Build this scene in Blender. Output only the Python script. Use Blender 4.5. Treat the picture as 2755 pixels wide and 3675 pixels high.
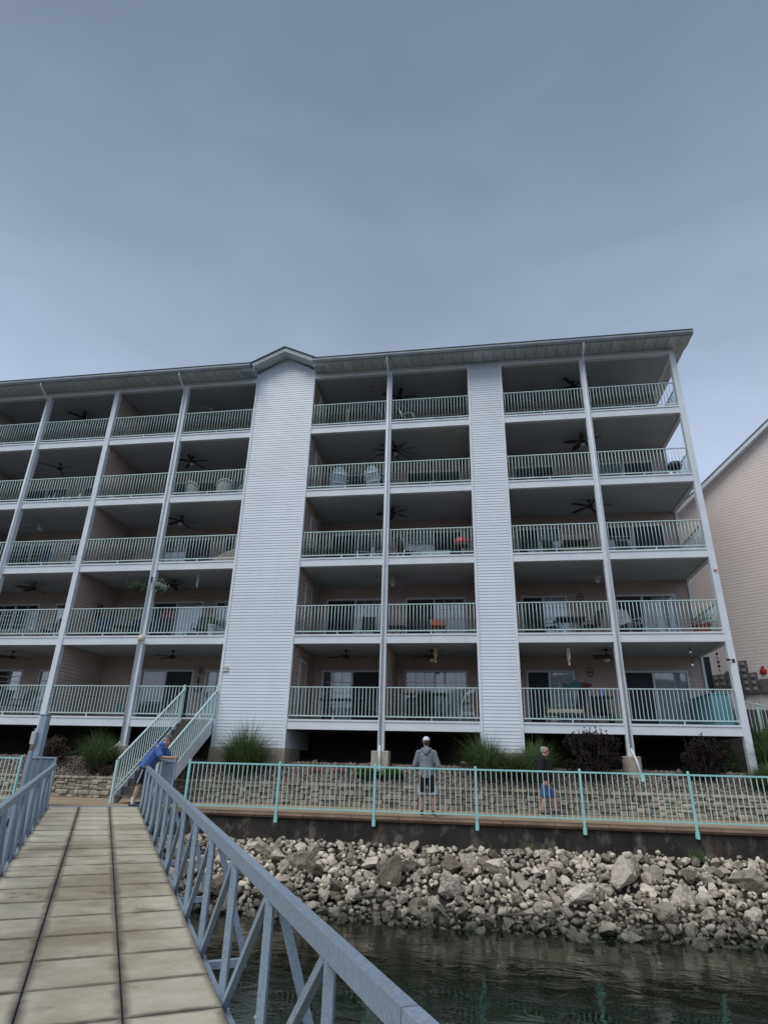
import bpy, bmesh, math, random
import numpy as np
from mathutils import Vector, Matrix, Quaternion

for o in list(bpy.data.objects):
    bpy.data.objects.remove(o)
S = bpy.context.scene
C = S.collection
R = math.radians
rnd = random.Random(7)

# ------------------------------------------------------------------ camera
YAW, PIT, ROL = R(9.13944227), R(23.04464103), R(1.48752682)
CAM = Vector((3.13101494, -20.13946065, -1.12098524))
fw = Vector((-math.sin(YAW) * math.cos(PIT), math.cos(YAW) * math.cos(PIT), math.sin(PIT)))
r0 = Vector((math.cos(YAW), math.sin(YAW), 0)); u0 = r0.cross(fw)
rt = math.cos(ROL) * r0 + math.sin(ROL) * u0
up = -math.sin(ROL) * r0 + math.cos(ROL) * u0
cd = bpy.data.cameras.new('camera'); cam = bpy.data.objects.new('camera', cd); C.objects.link(cam)
cam.matrix_world = Matrix(((rt.x, up.x, -fw.x, CAM.x), (rt.y, up.y, -fw.y, CAM.y), (rt.z, up.z, -fw.z, CAM.z), (0, 0, 0, 1)))
cd.sensor_fit = 'HORIZONTAL'; cd.sensor_width = 36; cd.lens = 36 * 2170.187 / 2755
cd.clip_start = 0.05; cd.clip_end = 6000
S.camera = cam

# ------------------------------------------------------------------ sky: overcast cloud sheet over a faint daylight sky
SUN_EL, SUN_AZ = 56, 208        # light from behind the camera, a little to its left
W = bpy.data.worlds.new('World'); S.world = W; W.use_nodes = True
nt = W.node_tree; nt.nodes.clear()
def N(t, **k):
    n = nt.nodes.new(t)
    for a, b in k.items(): setattr(n, a, b)
    return n
out = N('ShaderNodeOutputWorld'); add = N('ShaderNodeAddShader')
b1 = N('ShaderNodeBackground'); b2 = N('ShaderNodeBackground')
sky = N('ShaderNodeTexSky', sky_type='NISHITA', sun_disc=False)
sky.sun_elevation = R(SUN_EL); sky.sun_rotation = R(SUN_AZ); sky.air_density = 1; sky.dust_density = 4
b1.inputs[1].default_value = 0.012
nt.links.new(sky.outputs[0], b1.inputs[0])
tc = N('ShaderNodeTexCoord'); sep = N('ShaderNodeSeparateXYZ')
nt.links.new(tc.outputs['Generated'], sep.inputs[0])
ramp = N('ShaderNodeValToRGB'); cr = ramp.color_ramp
cr.elements[0].position = 0.0; cr.elements[0].color = (0.48, 0.53, 0.66, 1)
cr.elements[1].position = 1.0; cr.elements[1].color = (0.108, 0.152, 0.225, 1)
for ps, c in ((0.30, (0.445, 0.51, 0.665, 1)), (0.52, (0.302, 0.366, 0.488, 1)), (0.70, (0.194, 0.245, 0.33, 1)), (0.85, (0.137, 0.178, 0.244, 1))):
    e = cr.elements.new(ps); e.color = c
nz = N('ShaderNodeTexNoise'); nz.inputs['Scale'].default_value = 2.6; nz.inputs['Detail'].default_value = 6; nz.inputs['Roughness'].default_value = 0.52; nz.inputs['Distortion'].default_value = 0.3
mp = N('ShaderNodeMapping'); mp.inputs['Scale'].default_value = (1, 1, 2.2)
nt.links.new(tc.outputs['Generated'], mp.inputs[0]); nt.links.new(mp.outputs[0], nz.inputs['Vector'])
mr = N('ShaderNodeMapRange'); mr.inputs[1].default_value = 0.3; mr.inputs[2].default_value = 0.7; mr.inputs[3].default_value = 0.89; mr.inputs[4].default_value = 1.10
nt.links.new(nz.outputs[0], mr.inputs[0])
nt.links.new(sep.outputs[2], ramp.inputs[0]); nt.links.new(ramp.outputs[0], b2.inputs[0]); nt.links.new(mr.outputs[0], b2.inputs[1])
nt.links.new(b1.outputs[0], add.inputs[0]); nt.links.new(b2.outputs[0], add.inputs[1]); nt.links.new(add.outputs[0], out.inputs[0])

sl = bpy.data.lights.new('sun', 'SUN'); sl.energy = 1.4; sl.angle = R(35); sl.color = (1.0, 0.99, 0.97)
sun = bpy.data.objects.new('sun', sl); C.objects.link(sun)
az = R(SUN_AZ)                   # azimuth clockwise from +Y
sd = Vector((math.sin(az) * math.cos(R(SUN_EL)), math.cos(az) * math.cos(R(SUN_EL)), math.sin(R(SUN_EL))))
sun.rotation_euler = sd.to_track_quat('Z', 'Y').to_euler(); sun.location = sd * 60
V = S.view_settings
V.view_transform = 'Standard'; V.look = 'None'; V.gamma = 1; V.exposure = 0.35; V.use_curve_mapping = False
S.render.engine = 'CYCLES'

# ------------------------------------------------------------------ materials
MATS = {}
def mat(name, c1, c2=None, scale=6.0, rough=0.6, metal=0.0, bump=0.0, bscale=None, stretch=(1, 1, 1), rvar=0.0, spec=0.5, coord='Object', detail=5, lo=0.35, hi=0.65):
    if name in MATS: return MATS[name]
    m = bpy.data.materials.new(name); m.use_nodes = True; MATS[name] = m
    t = m.node_tree; b = t.nodes['Principled BSDF']
    b.inputs['Roughness'].default_value = rough; b.inputs['Metallic'].default_value = metal
    b.inputs['Specular IOR Level'].default_value = spec
    L = t.links.new; nn = t.nodes.new
    c2 = c2 or tuple(x * 0.82 for x in c1)
    tx = nn('ShaderNodeTexCoord'); mpn = nn('ShaderNodeMapping'); mpn.inputs['Scale'].default_value = stretch
    if coord == 'World':
        g = nn('ShaderNodeNewGeometry'); L(g.outputs['Position'], mpn.inputs[0])
    else: L(tx.outputs[coord], mpn.inputs[0])
    n1 = nn('ShaderNodeTexNoise'); n1.inputs['Scale'].default_value = scale; n1.inputs['Detail'].default_value = detail; n1.inputs['Roughness'].default_value = 0.6
    L(mpn.outputs[0], n1.inputs['Vector'])
    rp = nn('ShaderNodeValToRGB'); rp.color_ramp.elements[0].position = lo; rp.color_ramp.elements[1].position = hi
    rp.color_ramp.elements[0].color = (*c2, 1); rp.color_ramp.elements[1].color = (*c1, 1)
    L(n1.outputs[0], rp.inputs[0]); col = rp.outputs[0]
    if rvar:
        oi = nn('ShaderNodeObjectInfo'); mrg = nn('ShaderNodeMapRange')
        mrg.inputs[3].default_value = 1 - rvar; mrg.inputs[4].default_value = 1 + rvar * 0.6
        L(oi.outputs['Random'], mrg.inputs[0])
        vm = nn('ShaderNodeVectorMath'); vm.operation = 'SCALE'; L(col, vm.inputs[0]); L(mrg.outputs[0], vm.inputs['Scale']); col = vm.outputs[0]
    L(col, b.inputs['Base Color'])
    m['col'] = 1
    if bump:
        n2 = nn('ShaderNodeTexNoise'); n2.inputs['Scale'].default_value = bscale or scale * 4; n2.inputs['Detail'].default_value = 4
        L(mpn.outputs[0], n2.inputs['Vector'])
        bp = nn('ShaderNodeBump'); bp.inputs['Strength'].default_value = bump; bp.inputs['Distance'].default_value = 0.02
        L(n2.outputs[0], bp.inputs['Height']); L(bp.outputs[0], b.inputs['Normal'])
    return m
def stain(m, color, scale, stretch, lo, hi, amount=1.0, coord='Object'):
    """a second, irregular layer of dirt over a material"""
    t = m.node_tree; b = t.nodes['Principled BSDF']; L = t.links.new; nn = t.nodes.new
    src = b.inputs['Base Color'].links[0].from_socket
    mpn = nn('ShaderNodeMapping'); mpn.inputs['Scale'].default_value = stretch
    if coord == 'World':
        g = nn('ShaderNodeNewGeometry'); L(g.outputs['Position'], mpn.inputs[0])
    else:
        tx = nn('ShaderNodeTexCoord'); L(tx.outputs[coord], mpn.inputs[0])
    n1 = nn('ShaderNodeTexNoise'); n1.inputs['Scale'].default_value = scale; n1.inputs['Detail'].default_value = 6; n1.inputs['Roughness'].default_value = 0.65
    L(mpn.outputs[0], n1.inputs['Vector'])
    mrg = nn('ShaderNodeMapRange'); mrg.inputs[1].default_value = lo; mrg.inputs[2].default_value = hi; mrg.inputs[3].default_value = 0; mrg.inputs[4].default_value = amount
    L(n1.outputs[0], mrg.inputs[0])
    mx = nn('ShaderNodeMix'); mx.data_type = 'RGBA'; L(mrg.outputs[0], mx.inputs[0]); L(src, mx.inputs[6]); mx.inputs[7].default_value = (*color, 1)
    L(mx.outputs[2], b.inputs['Base Color'])
    return m

WHITE = mat('white_trim', (0.76, 0.80, 0.83), (0.67, 0.72, 0.75), 1.2, 0.5, bump=0.03, bscale=30, stretch=(1, 1, 1))
stain(WHITE, (0.36, 0.39, 0.38), 3.0, (1.2, 1.2, 0.5), 0.64, 0.82, 0.45)
BOARD = mat('white_vinyl_siding', (0.73, 0.78, 0.82), (0.68, 0.73, 0.77), 0.9, 0.42, stretch=(1, 1, 0.4), coord='World', rvar=0.05)
stain(BOARD, (0.50, 0.54, 0.54), 0.9, (1.6, 1, 0.35), 0.58, 0.85, 0.35, 'World')
PINK = mat('pink_siding', (0.57, 0.455, 0.40), (0.50, 0.395, 0.345), 1.5, 0.55)
TAN = mat('tan_siding', (0.78, 0.695, 0.64), (0.74, 0.655, 0.60), 0.5, 0.55)
stain(TAN, (0.48, 0.36, 0.24), 1.0, (1, 1, 0.4), 0.62, 0.85, 0.35)
FLOORM = mat('bounce_cutting_floor', (0.17, 0.17, 0.165), (0.13, 0.13, 0.125), 2, 0.8)  # kept dark to cut bounced light inside the balconies
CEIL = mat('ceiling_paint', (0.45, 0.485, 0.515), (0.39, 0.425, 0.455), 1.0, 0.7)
SOFF = mat('aluminium_soffit', (0.66, 0.71, 0.74), (0.52, 0.56, 0.59), 2, 0.6, rvar=0.12)
stain(SOFF, (0.27, 0.31, 0.31), 4.0, (3, 0.5, 1), 0.50, 0.74, 0.75)
FASC = mat('grey_green_fascia', (0.36, 0.42, 0.45), (0.30, 0.355, 0.385), 2, 0.55)
GUTT = mat('grey_gutter', (0.34, 0.37, 0.40), (0.26, 0.29, 0.32), 3, 0.5)
SHING = mat('grey_shingle', (0.17, 0.18, 0.19), (0.10, 0.11, 0.12), 9, 0.9, bump=0.4)
MINT = mat('mint_railing_paint', (0.56, 0.71, 0.69), (0.49, 0.64, 0.625), 3, 0.45)
AQUA = mat('aqua_fence_paint', (0.38, 0.70, 0.67), (0.31, 0.62, 0.60), 4, 0.5)
stain(AQUA, (0.30, 0.36, 0.32), 9, (1, 1, 1), 0.66, 0.78, 0.6)
AQUAB = mat('pale_aqua_baluster_paint', (0.58, 0.73, 0.67), (0.50, 0.65, 0.59), 4, 0.5)
GALV = mat('galvanised_steel', (0.37, 0.45, 0.52), (0.27, 0.335, 0.40), 45, 0.48, metal=0.35, bump=0.05, bscale=60, rvar=0.08)
stain(GALV, (0.20, 0.23, 0.25), 16, (1, 1, 0.4), 0.60, 0.76, 0.55)
GALVD = mat('dark_galvanised_sheet', (0.24, 0.29, 0.35), (0.18, 0.22, 0.27), 6, 0.5, metal=0.4)
CONC = mat('tan_concrete', (0.47, 0.40, 0.31), (0.37, 0.30, 0.22), 1.6, 0.85, bump=0.15, bscale=30)
stain(CONC, (0.20, 0.15, 0.10), 2.5, (1, 1, 1), 0.52, 0.72, 0.6)
PROM = mat('promenade_concrete', (0.40, 0.315, 0.215), (0.31, 0.24, 0.16), 1.2, 0.85, bump=0.12, bscale=40)
CAPM = mat('brown_cap_concrete', (0.24, 0.165, 0.11), (0.14, 0.092, 0.062), 1.5, 0.85, bump=0.2, bscale=20, stretch=(1, 2, 2))
stain(CAPM, (0.11, 0.075, 0.055), 1.1, (1, 3, 3), 0.5, 0.68, 0.7)
SEAW = mat('stained_seawall', (0.042, 0.036, 0.029), (0.013, 0.012, 0.0105), 1.1, 0.9, bump=0.35, bscale=14, stretch=(1, 1, 0.5))
stain(SEAW, (0.22, 0.195, 0.16), 2.4, (1.2, 1, 0.8), 0.52, 0.68, 0.6)
stain(SEAW, (0.12, 0.075, 0.04), 2.3, (1, 1, 0.25), 0.58, 0.74, 0.6)
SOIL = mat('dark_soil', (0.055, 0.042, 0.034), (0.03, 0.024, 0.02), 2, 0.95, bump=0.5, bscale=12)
PIER = mat('concrete_pier', (0.50, 0.44, 0.37), (0.36, 0.31, 0.26), 3, 0.85, bump=0.2)
stain(PIER, (0.28, 0.17, 0.12), 3, (1, 1, 0.5), 0.55, 0.75, 0.7)
STONE = mat('wall_stone', (0.38, 0.345, 0.28), (0.21, 0.185, 0.145), 5, 0.9, bump=0.5, bscale=18, rvar=0.35)
stain(STONE, (0.10, 0.085, 0.065), 7, (1, 1, 1), 0.55, 0.72, 0.8)
PLANK = mat('deck_plank', (0.58, 0.535, 0.42), (0.47, 0.425, 0.32), 2.2, 0.8, bump=0.06, bscale=50, rvar=0.12, stretch=(1, 2.5, 1))
WOOD = mat('weathered_tread', (0.11, 0.098, 0.09), (0.06, 0.052, 0.048), 4, 0.8, bump=0.2, stretch=(1, 6, 6))
DARK = mat('black_metal', (0.02, 0.021, 0.023), (0.012, 0.012, 0.014), 4, 0.45)
BRONZE = mat('bronze_fan', (0.05, 0.035, 0.028), (0.03, 0.022, 0.018), 4, 0.5)
FANW = mat('white_fan', (0.55, 0.52, 0.46), None, 4, 0.5)
GLOBE = mat('frosted_globe', (0.72, 0.66, 0.47), (0.66, 0.60, 0.42), 3, 0.35)
OPAL = mat('opal_shade', (0.62, 0.62, 0.60), None, 3, 0.3)
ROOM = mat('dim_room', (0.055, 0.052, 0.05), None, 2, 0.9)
BLIND = mat('pale_blind', (0.82, 0.86, 0.88), (0.72, 0.77, 0.80), 3, 0.6)
DBLIND = mat('dark_curtain', (0.16, 0.18, 0.19), (0.11, 0.125, 0.135), 3, 0.8)  # second, darker curtain tone
SCREEN = mat('insect_screen', (0.035, 0.038, 0.045), None, 3, 0.7)
GROUND = mat('bank_earth', (0.10, 0.085, 0.06), (0.06, 0.06, 0.035), 0.6, 0.95, bump=0.4, bscale=6)

def glassmat():
    m = bpy.data.materials.new('window_glass'); m.use_nodes = True; t = m.node_tree; t.nodes.clear()
    o = t.nodes.new('ShaderNodeOutputMaterial'); tr = t.nodes.new('ShaderNodeBsdfTransparent'); gl = t.nodes.new('ShaderNodeBsdfGlossy')
    fr = t.nodes.new('ShaderNodeFresnel'); fr.inputs[0].default_value = 1.55; mx = t.nodes.new('ShaderNodeMixShader')
    ad = t.nodes.new('ShaderNodeMath'); ad.operation = 'ADD'; ad.inputs[1].default_value = 0.06
    tr.inputs[0].default_value = (0.90, 0.93, 0.94, 1); gl.inputs[1].default_value = 0.03
    t.links.new(fr.outputs[0], ad.inputs[0]); t.links.new(ad.outputs[0], mx.inputs[0]); t.links.new(tr.outputs[0], mx.inputs[1]); t.links.new(gl.outputs[0], mx.inputs[2]); t.links.new(mx.outputs[0], o.inputs[0])
    return m
GLASS = glassmat()

# ------------------------------------------------------------------ mesh helpers
class MB:
    def __init__(s): s.v = []; s.f = []
    def add(s, vs, fs):
        n = len(s.v); s.v += [tuple(p) for p in vs]; s.f += [tuple(i + n for i in f) for f in fs]; return s
    def box(s, x0, x1, y0, y1, z0, z1):
        return s.add([(x0, y0, z0), (x1, y0, z0), (x1, y1, z0), (x0, y1, z0), (x0, y0, z1), (x1, y0, z1), (x1, y1, z1), (x0, y1, z1)],
                     [(0, 3, 2, 1), (4, 5, 6, 7), (0, 1, 5, 4), (1, 2, 6, 5), (2, 3, 7, 6), (3, 0, 4, 7)])
    def bar(s, p, q, w, h, upv=(0, 0, 1)):
        p, q = Vector(p), Vector(q); d = (q - p).normalized(); u = Vector(upv)
        if abs(d.dot(u)) > 0.98: u = Vector((0, 1, 0))
        a = d.cross(u).normalized(); b = a.cross(d).normalized()
        vs = [c + a * (i * w / 2) + b * (j * h / 2) for c in (p, q) for i, j in ((-1, -1), (1, -1), (1, 1), (-1, 1))]
        return s.add(vs, [(3, 2, 1, 0), (4, 5, 6, 7), (0, 1, 5, 4), (1, 2, 6, 5), (2, 3, 7, 6), (3, 0, 4, 7)])
    def tube(s, pts, r, n=8, cap=True):
        pts = [Vector(p) for p in pts]; rs = r if isinstance(r, (list, tuple)) else [r] * len(pts)
        n0 = len(s.v); a = None
        for i, p in enumerate(pts):
            d = (pts[min(i + 1, len(pts) - 1)] - pts[max(i - 1, 0)]).normalized()
            if a is None:
                a = d.orthogonal().normalized()
            a = (a - d * a.dot(d)).normalized(); b = d.cross(a)
            for k in range(n):
                t = 2 * math.pi * k / n; s.v.append(tuple(p + (a * math.cos(t) + b * math.sin(t)) * rs[i]))
        for i in range(len(pts) - 1):
            for k in range(n):
                s.f.append((n0 + i * n + k, n0 + i * n + (k + 1) % n, n0 + (i + 1) * n + (k + 1) % n, n0 + (i + 1) * n + k))
        if cap:
            s.f.append(tuple(n0 + k for k in reversed(range(n)))); m = n0 + (len(pts) - 1) * n; s.f.append(tuple(m + k for k in range(n)))
        return s
    def lathe(s, c, prof, n=14):
        c = Vector(c); n0 = len(s.v)
        for r, z in prof:
            for k in range(n):
                t = 2 * math.pi * k / n; s.v.append((c.x + r * math.cos(t), c.y + r * math.sin(t), c.z + z))
        for i in range(len(prof) - 1):
            for k in range(n):
                s.f.append((n0 + i * n + k, n0 + i * n + (k + 1) % n, n0 + (i + 1) * n + (k + 1) % n, n0 + (i + 1) * n + k))
        s.f.append(tuple(n0 + k for k in reversed(range(n)))); m = n0 + (len(prof) - 1) * n; s.f.append(tuple(m + k for k in range(n)))
        return s
    def ball(s, c, r, n=10, m=6, sz=(1, 1, 1)):
        c = Vector(c); n0 = len(s.v); s.v.append((c.x, c.y, c.z - r * sz[2]))
        for i in range(1, m):
            a = -math.pi / 2 + math.pi * i / m
            for k in range(n):
                t = 2 * math.pi * k / n; s.v.append((c.x + r * sz[0] * math.cos(a) * math.cos(t), c.y + r * sz[1] * math.cos(a) * math.sin(t), c.z + r * sz[2] * math.sin(a)))
        s.v.append((c.x, c.y, c.z + r * sz[2])); top = len(s.v) - 1
        for k in range(n): s.f.append((n0, n0 + 1 + (k + 1) % n, n0 + 1 + k))
        for i in range(m - 2):
            for k in range(n):
                a = n0 + 1 + i * n; s.f.append((a + k, a + (k + 1) % n, a + n + (k + 1) % n, a + n + k))
        a = n0 + 1 + (m - 2) * n
        for k in range(n): s.f.append((a + k, a + (k + 1) % n, top))
        return s
    def prism(s, poly, axis, a0, a1):
        """poly 2-D points extruded along axis (0 x,1 y,2 z); other two axes in order"""
        n = len(poly); oth = [i for i in (0, 1, 2) if i != axis]; vs = []
        for a in (a0, a1):
            for p in poly:
                q = [0, 0, 0]; q[axis] = a; q[oth[0]] = p[0]; q[oth[1]] = p[1]; vs.append(q)
        fs = [tuple(range(n)), tuple(reversed(range(n, 2 * n)))] + [(i, i + n, (i + 1) % n + n, (i + 1) % n) for i in range(n)]
        return s.add(vs, fs)
    def mesh(s, name, off=(0, 0, 0), fix=True):
        m = bpy.data.meshes.new(name)
        ox, oy, oz = off
        m.from_pydata([(x - ox, y - oy, z - oz) for x, y, z in s.v], [], s.f)
        if fix:
            b = bmesh.new(); b.from_mesh(m); bmesh.ops.recalc_face_normals(b, faces=b.faces); b.to_mesh(m); b.free()
        m.update(); return m
    def build(s, name, m, parent=None, local=False, smooth=False, bevel=0):
        off = (0, 0, 0)
        if parent and not local: off = wloc(parent)
        me = s.mesh(name, off)
        if bevel:
            b = bmesh.new(); b.from_mesh(me)
            bmesh.ops.bevel(b, geom=list(b.edges), offset=bevel, segments=1, affect='EDGES'); b.to_mesh(me); b.free()
        return link(name, me, m, parent, smooth=smooth)
def wloc(o):
    v = Vector(o.location); 
    while o.parent: o = o.parent; v = v + Vector(o.location)
    return v
def link(name, me, m=None, parent=None, loc=None, smooth=False):
    o = bpy.data.objects.new(name, me)
    if m and not me.materials: me.materials.append(m)
    if smooth:
        for p in me.polygons: p.use_smooth = True
    C.objects.link(o); o.parent = parent
    if loc is not None: o.location = loc
    return o
def tag(o, label=None, cat=None, group=None, kind=None):
    if label: o['label'] = label
    if cat: o['category'] = cat
    if group: o['group'] = group
    if kind: o['kind'] = kind
    return o
def thing(name, loc, label, cat, group=None, rz=0):
    o = bpy.data.objects.new(name, None); o.empty_display_size = 0.2; C.objects.link(o); o.location = loc; o.rotation_euler = (0, 0, rz)
    return tag(o, label, cat, group)
def copy_tree(o, parent=None):
    c = o.copy(); C.objects.link(c); c.parent = parent
    for ch in list(o.children): copy_tree(ch, c)
    return c
def hull(n, seed, sx=1, sy=1, sz=1, flat=0.0):
    """angular convex rock of n random points"""
    r = random.Random(seed); b = bmesh.new()
    for i in range(n):
        v = Vector((r.gauss(0, 1), r.gauss(0, 1), r.gauss(0, 1))).normalized() * r.uniform(0.82, 1.0)
        # push towards a box for blocky limestone
        mxx = max(abs(v.x), abs(v.y), abs(v.z)); v = v * (1 - flat) + (v / mxx) * flat * 0.8
        b.verts.new((v.x * sx, v.y * sy, v.z * sz))
    bmesh.ops.convex_hull(b, input=list(b.verts))
    for v in [v for v in b.verts if not v.link_faces]: b.verts.remove(v)
    bmesh.ops.recalc_face_normals(b, faces=b.faces)
    return b
def hull_mesh(name, n, seed, bev=0.0, **k):
    b = hull(n, seed, **k)
    if bev: bmesh.ops.bevel(b, geom=list(b.edges), offset=bev, segments=1, affect='EDGES')
    bmesh.ops.triangulate(b, faces=b.faces)
    m = bpy.data.meshes.new(name); b.to_mesh(m); b.free(); return m
def scatter_mesh(name, protos, items):
    """join many transformed copies (mesh index, location, euler, scale3) into one mesh, with a per-piece random colour attribute"""
    PV = []; PF = []
    for m in protos:
        a = np.empty(len(m.vertices) * 3); m.vertices.foreach_get('co', a); PV.append(a.reshape(-1, 3))
        PF.append(np.array([list(p.vertices) for p in m.polygons], dtype=np.int64))
    vs = []; fs = []; rv = []; n = 0; rr = random.Random(3)
    for k, loc, eu, sc in items:
        M = np.array(eu.to_matrix()) if hasattr(eu, 'to_matrix') else np.eye(3)
        P = (PV[k] * np.array(sc)) @ M.T + np.array(loc)
        vs.append(P); fs.append(PF[k] + n); n += len(P); rv.append(np.full(len(P), rr.random()))
    V_ = np.concatenate(vs); F_ = np.concatenate(fs)
    me = bpy.data.meshes.new(name); me.vertices.add(len(V_)); me.vertices.foreach_set('co', V_.astype(np.float32).ravel())
    k = F_.shape[1]
    me.loops.add(F_.size); me.loops.foreach_set('vertex_index', F_.astype(np.int32).ravel())
    me.polygons.add(len(F_)); me.polygons.foreach_set('loop_start', np.arange(0, F_.size, k, dtype=np.int32))
    at = me.attributes.new('piece', 'FLOAT', 'POINT'); at.data.foreach_set('value', np.concatenate(rv).astype(np.float32))
    me.update(calc_edges=True); me.validate()
    return me
from mathutils import Euler
def reul(r, full=True):
    return Euler((r.uniform(0, 6.28), r.uniform(0, 6.28), r.uniform(0, 6.28))) if full else Euler((r.uniform(-.15, .15), r.uniform(-.15, .15), r.uniform(0, 6.28)))

# ================================================================== the setting
G = -2.14            # promenade level
ZW = -3.75           # water level
H = 2.75             # storey height
ZH = 13.58           # underside of the eaves header
def rockmat(name, cols, wet=True, dirt=0.55):
    m = bpy.data.materials.new(name); m.use_nodes = True; t = m.node_tree; b = t.nodes['Principled BSDF']; L = t.links.new; nn = t.nodes.new
    oi = nn('ShaderNodeObjectInfo'); at = nn('ShaderNodeAttribute'); at.attribute_name = 'piece'
    ad = nn('ShaderNodeMath'); ad.operation = 'ADD'; sc_ = nn('ShaderNodeSeparateColor'); L(oi.outputs['Color'], sc_.inputs[0]); L(sc_.outputs[0], ad.inputs[0]); L(at.outputs['Fac'], ad.inputs[1])
    fr = nn('ShaderNodeMath'); fr.operation = 'FRACT'; L(ad.outputs[0], fr.inputs[0])
    rp = nn('ShaderNodeValToRGB'); e = rp.color_ramp.elements
    for i, c in enumerate(cols):
        p = i / (len(cols) - 1)
        el = e[0] if i == 0 else (e[1] if i == len(cols) - 1 else e.new(p)); el.position = p; el.color = (*c, 1)
    L(fr.outputs[0], rp.inputs[0])
    g = nn('ShaderNodeNewGeometry'); n1 = nn('ShaderNodeTexNoise'); n1.inputs['Scale'].default_value = 5; n1.inputs['Detail'].default_value = 8; n1.inputs['Roughness'].default_value = 0.7
    L(g.outputs['Position'], n1.inputs['Vector'])
    mr_ = nn('ShaderNodeMapRange'); mr_.inputs[1].default_value = 0.53; mr_.inputs[2].default_value = 0.63; mr_.inputs[4].default_value = dirt; L(n1.outputs[0], mr_.inputs[0])  # dirt patches that also paint in the contrast of shaded rock faces
    mx = nn('ShaderNodeMix'); mx.data_type = 'RGBA'; L(mr_.outputs[0], mx.inputs[0]); L(rp.outputs[0], mx.inputs[6]); mx.inputs[7].default_value = (0.055, 0.042, 0.030, 1)
    col = mx.outputs[2]
    if wet:   # the splash zone: dark wet stone with a film of algae close above the water
        sp = nn('ShaderNodeSeparateXYZ'); L(g.outputs['Position'], sp.inputs[0])
        n3 = nn('ShaderNodeTexNoise'); n3.inputs['Scale'].default_value = 2.5; L(g.outputs['Position'], n3.inputs['Vector'])
        ma = nn('ShaderNodeMath'); ma.operation = 'MULTIPLY_ADD'; ma.inputs[1].default_value = -0.35; L(n3.outputs[0], ma.inputs[0]); L(sp.outputs[2], ma.inputs[2])
        m2 = nn('ShaderNodeMapRange'); m2.inputs[1].default_value = ZW - 0.17; m2.inputs[2].default_value = ZW + 0.26; m2.inputs[3].default_value = 0.93; m2.inputs[4].default_value = 0; L(ma.outputs[0], m2.inputs[0])
        mx2 = nn('ShaderNodeMix'); mx2.data_type = 'RGBA'; L(m2.outputs[0], mx2.inputs[0]); L(col, mx2.inputs[6]); mx2.inputs[7].default_value = (0.030, 0.034, 0.020, 1); col = mx2.outputs[2]
        m3 = nn('ShaderNodeMapRange'); m3.inputs[1].default_value = 0; m3.inputs[2].default_value = 1; m3.inputs[3].default_value = 0.85; m3.inputs[4].default_value = 0.4; L(m2.outputs[0], m3.inputs[0]); L(m3.outputs[0], b.inputs['Roughness'])
    else: b.inputs['Roughness'].default_value = 0.9
    L(col, b.inputs['Base Color'])
    n2 = nn('ShaderNodeTexNoise'); n2.inputs['Scale'].default_value = 11; n2.inputs['Detail'].default_value = 6; L(g.outputs['Position'], n2.inputs['Vector'])
    bp = nn('ShaderNodeBump'); bp.inputs['Strength'].default_value = 0.9; bp.inputs['Distance'].default_value = 0.05; L(n2.outputs[0], bp.inputs['Height']); L(bp.outputs[0], b.inputs['Normal'])
    return m
ROCK = rockmat('limestone_riprap', [(0.17, 0.14, 0.105), (0.66, 0.565, 0.43), (0.83, 0.74, 0.61), (0.88, 0.80, 0.68), (0.56, 0.44, 0.30), (0.79, 0.70, 0.57), (0.28, 0.245, 0.205), (0.84, 0.755, 0.62), (0.56, 0.485, 0.385), (0.80, 0.715, 0.58)])
GRAV = rockmat('river_gravel', [(0.24, 0.19, 0.155), (0.50, 0.43, 0.36), (0.64, 0.58, 0.51), (0.30, 0.20, 0.15), (0.48, 0.40, 0.33), (0.62, 0.58, 0.54), (0.30, 0.245, 0.20)], wet=False, dirt=0.25)

# ---- terrain behind the promenade, up the bank and away to the horizon
def tz(x, y):
    """planted bed behind the stone wall, rising under and behind the building"""
    if y < 0: z = -1.60 + (y + 1.2) / 1.2 * 0.55
    elif y < 4: z = -1.05 + y / 4 * 0.42
    else: z = -0.63 + min(1, (y - 4) / 14) * 2.2
    if x > 10.9:
        k = min(1, (x - 10.9) / 1.2); z += k * (0.25 + 0.22 * max(0, min(6, y + 0.8)))
    return z
def grid(name, xs, ys, fz, m):
    nx, ny = len(xs), len(ys)
    me = bpy.data.meshes.new(name)
    me.from_pydata([(x, y, fz(x, y)) for y in ys for x in xs], [], [(j * nx + i, j * nx + i + 1, (j + 1) * nx + i + 1, (j + 1) * nx + i) for j in range(ny - 1) for i in range(nx - 1)])
    for p in me.polygons: p.use_smooth = True
    return link(name, me, m)
xs = [-3000, -400, -80, -40] + [x * 1.0 for x in range(-26, 27)] + [30, 40, 80, 400, 3000]
ys = [-1.12, -0.9, -0.5, 0, 0.6, 1.3, 2, 3, 4, 6, 9, 14, 25, 60, 300, 3000]
tag(grid('ground', xs, ys, tz, SOIL), kind='structure')
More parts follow.
